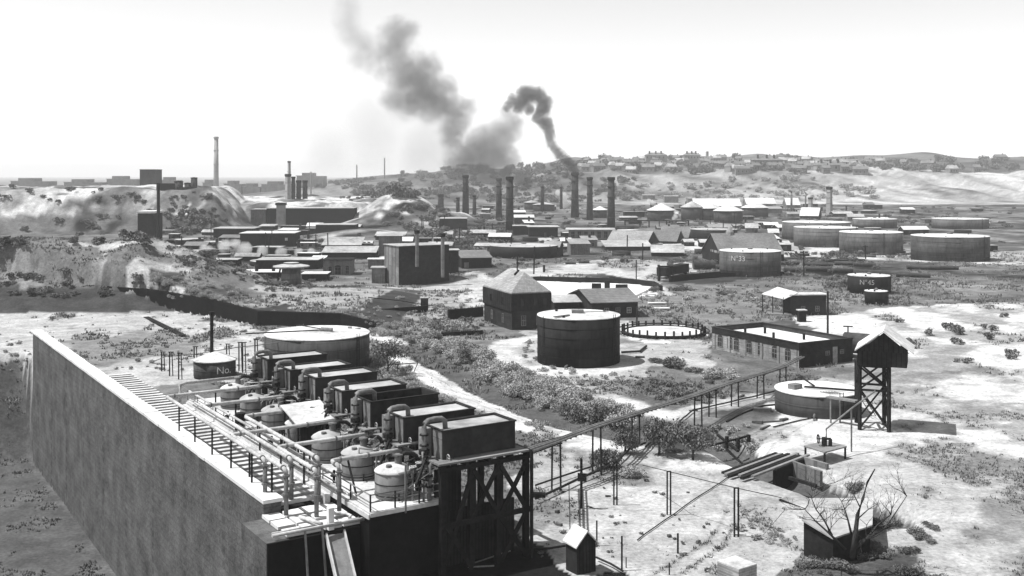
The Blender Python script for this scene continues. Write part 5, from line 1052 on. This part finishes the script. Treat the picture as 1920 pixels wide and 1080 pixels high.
for a in [(885,676,23,30,BD,'dark round bush at the upper edge of the band beside the pale track'),(1078,792,28,42,BD,'dark bush near the lower end of the band, left one of the dark pair'),(1128,798,38,48,BD,'broad dark bush near the lower end of the band, beside the pale track'),(1062,778,16,22,BD,'small dark bush in the band left of the dark pair'),
          (1135,880,36,50,BD,'bush under the pipe bridge near the pair of pipes'),(1188,896,24,24,BN,'low dusty bush right of the bush under the pipe bridge'),(1262,690,30,26,BD,'low dark bush right of the black tank'),(1232,682,14,14,BD,'small dark bush between black tank and workshop'),
          (1607,922,18,22,BD,'round dark bush behind the bare tree at the right edge'),(1345,712,34,22,BN,'straggly brush before the brick workshop'),(1305,700,20,14,BD,'low brush left of the straggly brush'),(385,482,20,18,BD,'bush by the pale spoil at left above the low sheds'),(850,622,26,26,BN,'bush in the weeds left of the hip-roofed house'),(820,625,18,20,BD,'dark bush before the shaded plank edge left of house'),
          (1150,795,18,26,BD,'dark bush at the very end of the band'),(1275,545,22,12,BD,'dark scrub on the bank right of the settling pond'),(1225,548,16,12,BD,'dark scrub directly right of the settling pond'),(1360,552,24,10,BD,'dark scrub patch in the grass left of the porch shed')]:
    px, py, hw, hh, ms, lb = a; p = hit(px, py); s = p.y/F; bush(p+Vector((0, hw*s*.3, 0)), hw*s*.92, hh*s*.78, ms, lb, None)
def leafy_tree(label, px, py, hw, hh, trunk=.3):
    p = hit(px, py); s = p.y/F; r = hw*s; H_ = hh*s; e = empty('tree', p, label, 'tree')
    c = bpy.data.objects.new('crown', leaf_mesh('crown', 2600, 10, .05, 'leafd', random.randint(1, 999), hollow=.35)); scene.collection.objects.link(c); c.parent = e; c.location = (0, 0, H_*trunk*.6); c.scale = (r, r, H_*(1-trunk*.6)*.82)
    m = MB(); m.tube([p-Vector((0,0,.3)), p+Vector((.05,0,H_*.3)), p+Vector((-.1,0,H_*.7))], [.16, .11, .05], 7)
    for k in range(9):
        t = k*.7; b = p+Vector((0, 0, H_*(.2+.05*k))); m.tube([b, b+Vector((math.cos(t)*r*.4, math.sin(t)*r*.4, H_*.2)), b+Vector((math.cos(t)*r*.75, math.sin(t)*r*.75, H_*.35))], [.06, .04, .015], 5)
    m.build('trunk', 'bark', e, smooth=True)
leafy_tree('full round tree right of the pipe bridge legs, left of the pair', 1236, 853, 36, 72, .2)
leafy_tree('round tree with its trunk showing, right of the pair before the ditch frame', 1299, 863, 34, 66, .3)
leafy_tree('small tree between the wide tank and the pale road', 727, 706, 31, 66, .6)
leafy_tree('loose tree behind the pipe bridge at the bend of the track', 1172, 850, 26, 46, .2)
# other shrub patches
scatter([(690,612),(760,610),(760,640),(735,632),(700,628)], 12, .8, 1.5, BN, 'grey bush at the top end of the pale road', 'bushes at the top of the pale road')
scatter([(690,705),(760,700),(790,740),(870,765),(840,762),(790,750),(720,735)], 26, .6, 1.3, BN, 'low grey bush between condenser tanks and the pale road', 'bushes beside the pale road')
scatter([(985,790),(1060,815),(1050,840),(1000,835)], 12, .3, .7, BL, 'small weed clumps on the pale slope behind the trestle', 'weed clumps behind the trestle', stuff=True)
scatter([(280,520),(420,520),(500,575),(480,595),(390,575),(280,560)], 45, .6, 1.3, BN, 'scrub bush on the cut bank at left, above the dark shade strip', 'scrub on the cut bank')
scatter([(-100,520),(280,520),(280,560),(-100,560)], 30, .8, 1.7, BF+BL, 'scrub bush on the dark bank left of the photo', 'scrub on the outer bank', stuff=True)
scatter([(810,600),(905,598),(905,625),(820,635)], 16, .7, 1.4, BF+BL, 'weedy bush before the shaded wall left of the house', 'weeds before the house', stuff=True)
scatter([(300,400),(350,395),(400,425),(395,445),(300,445)], 18, 1.6, 3.6, BF, 'dark scrub at the foot of the pale bluff', 'scrub below the bluff', stuff=True)
scatter([(730,385),(830,390),(870,440),(900,470),(740,430),(700,440),(740,415)], 60, 1.6, 3.6, BF, 'dark scrub on the right slope of the pale mound', 'scrub on the mound', stuff=True)
scatter([(870,425),(960,430),(960,455),(900,480),(870,465)], 50, 1.2, 2.8, BF+BL, 'scrub between mound and centre sheds', 'scrub among the works', stuff=True)
scatter([(640,370),(690,372),(700,382),(650,384)], 8, 1.5, 3, BF, 'dark shrub on the crest of the mound', 'shrubs on the mound crest', stuff=True)
scatter([(560,345),(700,335),(860,350),(900,372),(700,372),(600,366)], 50, 3, 7, BF+BL, 'hazy scrub clumps behind the pale mound', 'scrub behind the mound', stuff=True)
scatter([(1460,478),(1640,478),(1660,540),(1560,545),(1480,515)], 40, .9, 2.0, BF, 'dark weed clumps among the boiler shells', 'weeds among the boiler shells', stuff=True)
scatter([(1180,545),(1430,535),(1440,590),(1240,600)], 70, .5, 1.2, BL+BF, 'low weed clumps on the grey meadow left of the porch shed', 'weed clumps on the meadow', stuff=True)
scatter([(1190,718),(1340,722),(1360,755),(1250,760)], 50, .35, .8, BF+BL, 'low dark weed clumps in the hollow behind the pipe bridge', 'weed clumps in the hollow', stuff=True)
scatter([(1480,1045),(1560,1035),(1640,985),(1760,960),(1760,1100),(1500,1100)], 24, .5, 1.0, BD, 'dark bush in the lower right corner under the bare tree', 'bushes in the lower right corner', flat=.6)
scatter([(1330,940),(1430,960),(1500,1020),(1420,1030)], 25, .2, .5, BL, 'small dry weed clumps on the pale yard', 'weed clumps on the pale yard', stuff=True)
scatter([(1030,900),(1300,900),(1480,1050),(1010,1060)], 40, .1, .3, BF+BL, 'tiny dry tuft on the pale yard', 'tufts on the pale yard', stuff=True)
scatter([(1000,640),(1100,700),(1180,700),(1180,745),(1050,715),(960,665)], 40, .3, .8, BL, 'low weed clumps round the foot of the black tank', 'weeds round the black tank', stuff=True)
scatter([(1340,800),(1430,800),(1430,840),(1340,850)], 16, .3, .8, BL, 'weed clumps along the ditch', 'weeds along the ditch', stuff=True)
scatter([(480,590),(690,560),(900,545),(900,590),(700,620)], 60, .3, .8, BL, 'weed clumps on the pale terrace', 'weeds on the terrace', stuff=True)
scatter([(1680,600),(1900,590),(1900,700),(1700,690)], 14, .8, 1.8, BF+BL, 'bush on pale ground at the outer right', 'bushes at the outer right', stuff=True)
# trees and houses on the far ridge
scatter([(1080,300),(1640,297),(1900,300),(1900,322),(1080,330)], 150, 4, 9, BF, 'hazy tree on the far ridge among the roofs', 'trees on the far ridge', flat=1.1, cat='tree', name='tree')
scatter([(560,352),(900,345),(1100,345),(1200,330),(1200,380),(900,385),(700,365)], 160, 2, 7, BF+BL, 'hazy scrub over the smoky middle hillside', None, stuff=True)
scatter([(740,318),(1090,306),(1090,345),(760,340)], 90, 4, 9, BF, 'hazy tree on the smoky middle ridge', 'trees on the middle ridge', flat=1.0, cat='tree', name='tree')
scatter([(1180,345),(1500,335),(1640,350),(1640,375),(1200,375)], 130, 1.5, 6, BL+BF, 'scrub clumps on the far pale hillside', 'scrub on the far hillside', stuff=True)
E1, E2 = Vector((1,0,0)), Vector((0,1,0))
def house_proto(w_, d_, h_, r_, wm):
    e = empty('house', (0, 0, 0), 'x', 'house', 'houses on the far ridge')
    m = MB(); m.fr((-w_/2, -d_/2), E1, E2, w_, d_, -4, h_); m.build('wall', wm, e)
    m = MB(); o = .6; vs = [(-w_/2-o, -d_/2-o, h_), (w_/2+o, -d_/2-o, h_), (w_/2+o, d_/2+o, h_), (-w_/2-o, d_/2+o, h_), (-w_/2-o, 0, h_+r_), (w_/2+o, 0, h_+r_)]
    m.add(vs, [(0,1,5,4),(2,3,4,5),(0,4,3),(1,2,5),(3,2,1,0)]); rf = m.build('roof', 'topd' if wm == 'far' else 'shingled', e)
    m = MB(); m.fr((w_*.2, -.6), E1, E2, 1.1, 1.1, h_, h_+r_+1.6); m.build('chimney', 'chim', rf)
    for k in range(3):
        m = MB(); m.fr((-w_/2+w_*(.15+.28*k), -d_/2-.06), E1, E2, 1.2, .05, 1.5, 3.6); m.build('window', 'glass', e)
    return e
HP = [house_proto(13, 9, 5.5, 4.5, 'far'), house_proto(9, 10, 6.5, 4, 'plankm'), house_proto(18, 10, 6, 4, 'plankm')]
used = set(); nh = 0
for i in range(96):
    px = 1095+i*6.0+random.uniform(-5, 5)
    if i >= 90: px = 1650+(i-90)*45
    p = hit(px, random.uniform(300, 327) if px > 1180 else random.uniform(305, 322)); k = i % 3
    pos = 'left part' if px < 1250 else 'middle part' if px < 1450 else 'right part'
    lab = 'small hazy gabled house on the %s of the far ridge' % pos
    rz = random.uniform(-.8, .8)
    if k not in used: used.add(k); o = HP[k]; o.location = p; o.rotation_euler.z = rz; o['label'] = lab
    else: o = copy_tree(HP[k], p, None, rz, None, lab)
for a in [(1231,307,1212,1252,291,'large block with stepped roof line standing on the far ridge'),(1298,307,1283,1313,291,'second large block on the far ridge, right of the first'),(1440,318,1417,1472,300,'long dark roofed house on the far ridge at right'),(1560,322,1535,1592,309,'low spread house on the far ridge at right')]:
    pc_, yb, pl, pr, yt, lb = a; p = hit(pc_, yb); s = p.y/F; e = empty('large_house', p, lb, 'building'); wd = (pr-pl)*s; z0 = p.z; zt = CH-(yt-HY)*s
    m = MB(); m.fr(p-E1*wd/2, E1, E2, wd, 16, z0-5, zt); m.build('wall', 'far', e)
    m = MB(); r_ = 4.5; A = p-E1*(wd/2+1)-E2; vs = [(A.x, A.y, zt), (A.x+wd+2, A.y, zt), (A.x+wd+2, A.y+18, zt), (A.x, A.y+18, zt), (A.x+wd*.25, A.y+9, zt+r_), (A.x+wd*.8, A.y+9, zt+r_)]; m.add(vs, [(0,1,5,4),(1,2,5),(2,3,4,5),(3,0,4),(3,2,1,0)]); rf = m.build('roof', 'shingled', e)
    for q in (.15, .45, .7): m = MB(); m.fr(p-E1*wd*(.5-q)+E2*3, E1, E2, 2.2, 2.2, zt, zt+r_+2.4); m.build('chimney', 'chim', rf)
    for q in range(5): m = MB(); m.fr(p-E1*wd*(.46-q*.19)-E2*.06, E1, E2, 2.0, .05, zt-5, zt-2); m.build('window', 'glass', e)
for k in range(8):
    px = 620+k*11; p = hit(px, 344-k*.9); s = p.y/F; r = 5.2*s; m = MB(); pts_ = [(p.x-r*math.cos(math.pi*j/8), math.sin(math.pi*j/8)*r) for j in range(9)]
    vs = [(a, p.y, p.z+b+1) for a, b in pts_]+[(a, p.y+20, p.z+b+1) for a, b in pts_]+[(p.x-r, p.y, p.z-3), (p.x+r, p.y, p.z-3), (p.x-r, p.y+20, p.z-3), (p.x+r, p.y+20, p.z-3)]
    m.add(vs, [tuple(range(9))+(19, 18)]+[(j, j+9, j+10, j+1) for j in range(8)]+[(18, 20, 9, 0), (8, 17, 21, 19)])
    tag(m.build('arched_shed', 'far'), 'hazy arched roof in the row on the left skyline, '+ORD[k]+' from the left', 'shed', 'row of arched roofs')
# bare tree, lower right
e = empty('bare_tree', D(1600, 1035, 80), 'leafless dark branching tree in the lower right corner', 'tree')
def br(L, r0, Yb, m):
    pts_ = [D(a, b, Yb+i*.35*((-1)**i)) for i, (a, b) in enumerate(L)]; m.tube(pts_, [.72*r0*(1-.8*i/(len(pts_)-1)) for i in range(len(pts_))], 7)
    return pts_
g = random.Random(5)
def twig(m, p, d, L_, r, dep):
    q = p+d*L_; md = p+d*L_*.5+Vector((g.uniform(-.1,.1), g.uniform(-.1,.1), g.uniform(-.05,.1)))*L_; m.tube([p, md, q], [r, r*.8, r*.5], 5)
    if dep:
        for _ in range(g.choice((2, 3))): twig(m, g.choice((q, md, q)), (d+Vector((g.uniform(-.8,.8), g.uniform(-.5,.5), g.uniform(-.35,.7)))).normalized(), L_*g.uniform(.5, .8), r*.55, dep-1)
m = MB(); br([(1598,1045),(1604,1000),(1608,965),(1618,935),(1626,905),(1640,880)], .3, 80, m); m.build('trunk', 'bark', e, smooth=True)
for L, r in [([(1585,1030),(1555,1000),(1530,978),(1509,955)], .16), ([(1560,1003),(1545,975),(1530,955),(1522,935),(1523,920)], .11), ([(1523,920),(1545,910),(1565,905),(1584,895)], .06), ([(1596,1000),(1590,975),(1584,955),(1578,940)], .13),
             ([(1600,1030),(1625,1010),(1645,985),(1670,965)], .2), ([(1606,975),(1628,955),(1645,945)], .08), ([(1612,950),(1600,925),(1603,905)], .07), ([(1600,1025),(1660,990),(1700,930)], .15)]:
    m = MB(); P_ = br(L, r, 80, m)
    for q in P_[1:]:
        for _ in range(3): twig(m, q, Vector((g.uniform(-1,1), g.uniform(-.5,.5), g.uniform(0,1))).normalized(), g.uniform(.5, 1.1), r*.22, 3)
    m.build('branch', 'bark', e, smooth=True)
# weeds and rubble too many to count
def scatter_stuff(n, name, lo, hi, m_, ymax, size, label, blades):
    g = np.random.default_rng(len(name)); y = 66*np.exp(g.random(n)*math.log(ymax/66)); x = (g.random(n)*1.35-.62)*y*1.0
    h = height(x, y); t = tone(x, y, h); ok = (t > lo) & (t < hi) & (vn(x, y, 7, 77)+.8*vn(x, y, 21, 78)+g.random(n)*1.0-.45 > 0)
    dx, dy = x-.25, y-84; uu = dx*SU+dy*CU; vv = -dx*CU+dy*SU; ok &= ~((uu > -19) & (uu < 1) & (vv > 0) & (vv < 110)); x, y, h = x[ok], y[ok], h[ok]; V = []; k = len(x)
    s = size*(.5+g.random(k))*np.clip(y/140, .7, 1.7)
    P0 = np.stack([x, y, h-.02], 1); tris = []
    for b in range(blades):
        a = g.random(k)*6.28; w_ = s*.22; hgt = s*(.3+.5*g.random(k)); off = (g.random((k, 2))-.5)*s[:, None]*1.2; c = P0.copy(); c[:, :2] += off
        d = np.stack([np.cos(a), np.sin(a)], 1)*w_[:, None]; A = c.copy(); A[:, :2] -= d; B = c.copy(); B[:, :2] += d; T_ = c.copy(); T_[:, 2] += hgt; T_[:, :2] += (g.random((k, 2))-.5)*s[:, None]*.8
        tris.append(np.stack([A, B, T_], 1))
    co = np.concatenate(tris).reshape(-1, 3); nf = len(co)//3; me = bpy.data.meshes.new(name); me.vertices.add(len(co)); me.vertices.foreach_set('co', co.ravel()); me.loops.add(nf*3); me.loops.foreach_set('vertex_index', np.arange(nf*3, dtype=np.int32))
    me.polygons.add(nf); me.polygons.foreach_set('loop_start', np.arange(0, nf*3, 3, dtype=np.int32)); me.polygons.foreach_set('loop_total', np.full(nf, 3, np.int32)); me.update(); me.materials.append(M[m_])
    o = bpy.data.objects.new(name, me); scene.collection.objects.link(o); tag(o, label, 'rubble' if name == 'rubble' else 'weeds', None, 'stuff')
scatter_stuff(150000, 'weeds', .09, .30, 'weed', 420, .42, 'dry weeds and grass growing over the level ground of the valley', 5)
scatter_stuff(16000, 'dry_tufts', .4, .8, 'leaf', 300, .12, 'thin dry tufts speckling the pale bare ground of the yard', 4)

scatter([(300,440),(900,440),(1300,440),(1640,440),(1900,450),(1900,475),(1300,500),(900,500),(500,470),(300,470)], 240, .6, 1.8, BF+BL, 'low scrub and rubbish between the sheds of the works', None, stuff=True)
scatter([(880,385),(1640,385),(1900,390),(1900,430),(1480,425),(1300,440),(900,432)], 420, 1.0, 3.2, BF+BL, 'scrub and heaps between far tanks and chimneys', None, flat=.6, stuff=True)
scatter([(300,480),(560,500),(600,540),(500,560),(440,520),(330,500)], 90, .4, 1.1, BF+BL, 'low weeds between the near left sheds and the tub', None, stuff=True)
scatter([(295,356),(400,360),(440,425),(300,420)], 30, .8, 2.4, BF, 'sparse scrub on the face of the pale bluff', None, stuff=True)
scatter([(-200,350),(290,352),(290,470),(-200,470)], 60, 1, 3, BF, 'scrub on the plateau outside the left edge', None, stuff=True)
scatter([(270,610),(500,610),(500,690),(370,700),(-200,700),(-200,610)], 160, .15, .7, BL+BF, 'weeds on the pale ground at left', None, stuff=True)

scatter_stuff(9000, 'rubble', .28, .8, 'rust', 300, .2, 'small stones, clinker and rubbish strewn over the bare ground', 3)
# ================================================================ SMOKE, STEAM AND HAZE
def smoke(name, label, cat, sph, Y, dens, col, nscale=.05, nz=.55, grow=1.35, voxel=None, sharp=.35, chain=False, rs=1.0):
    bm_v = []; bm_f = []
    if chain:
        q = [sph[0]]
        for a, b in zip(sph[:-1], sph[1:]): q += [tuple((i+j)/2 for i, j in zip(a, b)), b]
        sph = q
    S_ = [(D(px, py, Y), r*rs*Y/F) for px, py, r in sph]
    import bmesh
    bm = bmesh.new()
    for c, r in S_: bmesh.ops.create_icosphere(bm, subdivisions=2, radius=r*grow, matrix=Matrix.Translation(c-S_[0][0]))
    me = bpy.data.meshes.new(name); bm.to_mesh(me); bm.free()
    o = bpy.data.objects.new(name, me); scene.collection.objects.link(o); o.location = S_[0][0]; tag(o, label, cat)
    md = o.modifiers.new('r', 'REMESH'); md.mode = 'VOXEL'; md.voxel_size = voxel or max(.6, min(r for _, r in S_)*.5)
    m = bpy.data.materials.new(name); m.use_nodes = True; n = m.node_tree.nodes; l = m.node_tree.links; n.clear()
    out = n.new('ShaderNodeOutputMaterial'); pv = n.new('ShaderNodeVolumePrincipled'); l.new(pv.outputs[0], out.inputs['Volume'])
    pv.inputs['Color'].default_value = (col, col, col, 1); pv.inputs['Anisotropy'].default_value = .1
    g = n.new('ShaderNodeNewGeometry'); tn = n.new('ShaderNodeTexNoise'); tn.inputs['Scale'].default_value = nscale; tn.inputs['Detail'].default_value = 5; tn.inputs['Roughness'].default_value = .62
    l.new(g.outputs['Position'], tn.inputs['Vector'])
    ds = n.new('ShaderNodeVectorMath'); ds.operation = 'MULTIPLY_ADD'; k = .6/nscale; ds.inputs[1].default_value = (k, k, k); l.new(tn.outputs['Color'], ds.inputs[0])
    sb = n.new('ShaderNodeVectorMath'); sb.operation = 'SUBTRACT'; sb.inputs[1].default_value = (k*.5, k*.5, k*.5); l.new(g.outputs['Position'], sb.inputs[0]); l.new(sb.outputs[0], ds.inputs[2])
    last = None
    for c, r in S_:
        d = n.new('ShaderNodeVectorMath'); d.operation = 'DISTANCE'; d.inputs[1].default_value = c; l.new(ds.outputs[0], d.inputs[0])
        q = n.new('ShaderNodeMath'); q.operation = 'MULTIPLY_ADD'; q.inputs[1].default_value = -1/r; q.inputs[2].default_value = 1; l.new(d.outputs['Value'], q.inputs[0])
        if last is None: last = q
        else: mx = n.new('ShaderNodeMath'); mx.operation = 'MAXIMUM'; l.new(last.outputs[0], mx.inputs[0]); l.new(q.outputs[0], mx.inputs[1]); last = mx
    t2 = n.new('ShaderNodeTexNoise'); t2.inputs['Scale'].default_value = nscale*3; t2.inputs['Detail'].default_value = 8; t2.inputs['Roughness'].default_value = .72; l.new(g.outputs['Position'], t2.inputs['Vector'])
    a = n.new('ShaderNodeMath'); a.operation = 'MULTIPLY_ADD'; a.inputs[1].default_value = nz*2; l.new(t2.outputs[0], a.inputs[0])
    b = n.new('ShaderNodeMath'); b.operation = 'SUBTRACT'; b.inputs[1].default_value = nz; l.new(last.outputs[0], b.inputs[0]); l.new(b.outputs[0], a.inputs[2])
    mr = n.new('ShaderNodeMapRange'); mr.inputs['From Min'].default_value = 0; mr.inputs['From Max'].default_value = sharp; mr.inputs['To Min'].default_value = 0; mr.inputs['To Max'].default_value = dens; mr.clamp = True
    l.new(a.outputs[0], mr.inputs['Value']); l.new(mr.outputs[0], pv.inputs['Density']); me.materials.append(m)
    return o
smoke('dark_smoke', 'dense black smoke billowing up from the smoking chimney and curling to the left', 'smoke',
      [(1078,324,7),(1076,316,9),(1069,307,10),(1060,299,11),(1049,290,12),(1039,277,11),(1031,262,11),(1029,246,12),(1022,230,16),(1008,222,13),(1018,206,16),(1021,190,16),(1006,178,18),(986,178,20),(975,196,17),(962,188,13),(948,203,8),(992,205,12)], 585, .34, .22, .15, .8, 1.7, 1.2, sharp=.45, chain=True, rs=1.08)
smoke('drifting_smoke', 'grey smoke bank drifting low and rising again to the upper left', 'smoke',
      [(950,208,12),(962,222,16),(960,236,20),(945,250,24),(925,265,28),(900,278,30),(930,290,30),(885,296,28),(860,305,22),(945,312,24),(905,312,27),(850,262,18),(846,240,20),(858,218,20),(835,200,26),(812,188,32),(792,168,34),(782,142,30),(762,152,26),(745,115,20),(738,92,22),(744,66,26),(758,60,20),(768,190,24),(735,186,18),(800,125,22),(872,200,16)], 640, .13, .36, .055, .9, 1.45, 4, sharp=.9, chain=True, rs=1.6)
smoke('faint_smoke', 'faint thin smoke trailing off at the top left of the plume', 'smoke',
      [(648,10,24),(652,40,26),(662,66,26),(682,88,30),(705,105,30),(672,110,26),(715,130,24)], 680, .06, .45, .045, .75, 1.25, 4, sharp=1.0, chain=True, rs=1.3)
smoke('smoke_veil', 'broad pale veil of thinned smoke low over the left skyline', 'smoke',
      [(700,240,95),(800,270,85),(620,270,80),(760,200,90),(900,280,60)], 760, .014, .6, .02, .35, 1.2, 8, sharp=.6)
smoke('stack_smoke', 'low dark smoke blown left from the thin iron stack', 'smoke',
      [(1014,349,3),(1007,349,5),(998,346,7),(988,343,9),(977,340,9),(967,337,9),(990,334,9),(975,328,10)], 700, .3, .2, .14, .4, 1.4, 1.0, chain=True)
smoke('arching_smoke', 'thin dark smoke arching left from the thinner iron stack', 'smoke',
      [(1050,349,2.6),(1045,346,3.2),(1038,344,3.4),(1030,344,3.6),(1022,345,4)], 750, .5, .2, .25, .3, 1.4, .6, chain=True)
for k, (sp, Y_, lb) in enumerate([([(1056,368,10),(1060,382,9),(1048,362,8),(1064,392,6)], 950, 'white steam behind the two smoking iron stacks'),([(1216,376,5),(1222,380,6),(1228,385,4)], 720, 'small white steam puff left above the cone roofed tank'),([(1268,398,6),(1266,406,6),(1262,410,5)], 640, 'small white steam puff right of the cone roofed tank'),
                                 ([(385,466,12),(420,461,15),(455,466,14),(490,470,13),(525,472,12),(560,472,11),(585,472,9),(440,458,11)], 395, 'white steam drifting low between the sheds at left')]):
    smoke('steam', lb, 'steam', sp, Y_, [.25, .4, .4, .30][k], .98, .12, .4, 1.3, .9)
# haze: one closed box round everything, the sky outside it
m = MB(); m.add([(-16000,-3000,-20),(16000,-3000,-20),(16000,17000,-20),(-16000,17000,-20),(-16000,-3000,175),(16000,-3000,175),(16000,17000,175),(-16000,17000,175)], [(3,2,1,0),(4,5,6,7),(0,1,5,4),(1,2,6,5),(2,3,7,6),(3,0,4,7)])
hm = bpy.data.materials.new('haze'); hm.use_nodes = True; n = hm.node_tree.nodes; n.clear(); out = n.new('ShaderNodeOutputMaterial'); pv = n.new('ShaderNodeVolumePrincipled'); hm.node_tree.links.new(pv.outputs[0], out.inputs['Volume'])
pv.inputs['Color'].default_value = (.97, .97, .97, 1); pv.inputs['Density'].default_value = HAZE; pv.inputs['Anisotropy'].default_value = 0
tag(m.build('haze', hm, origin=Vector((0,0,0))), 'pale industrial haze filling the valley air', 'haze', None, 'stuff')
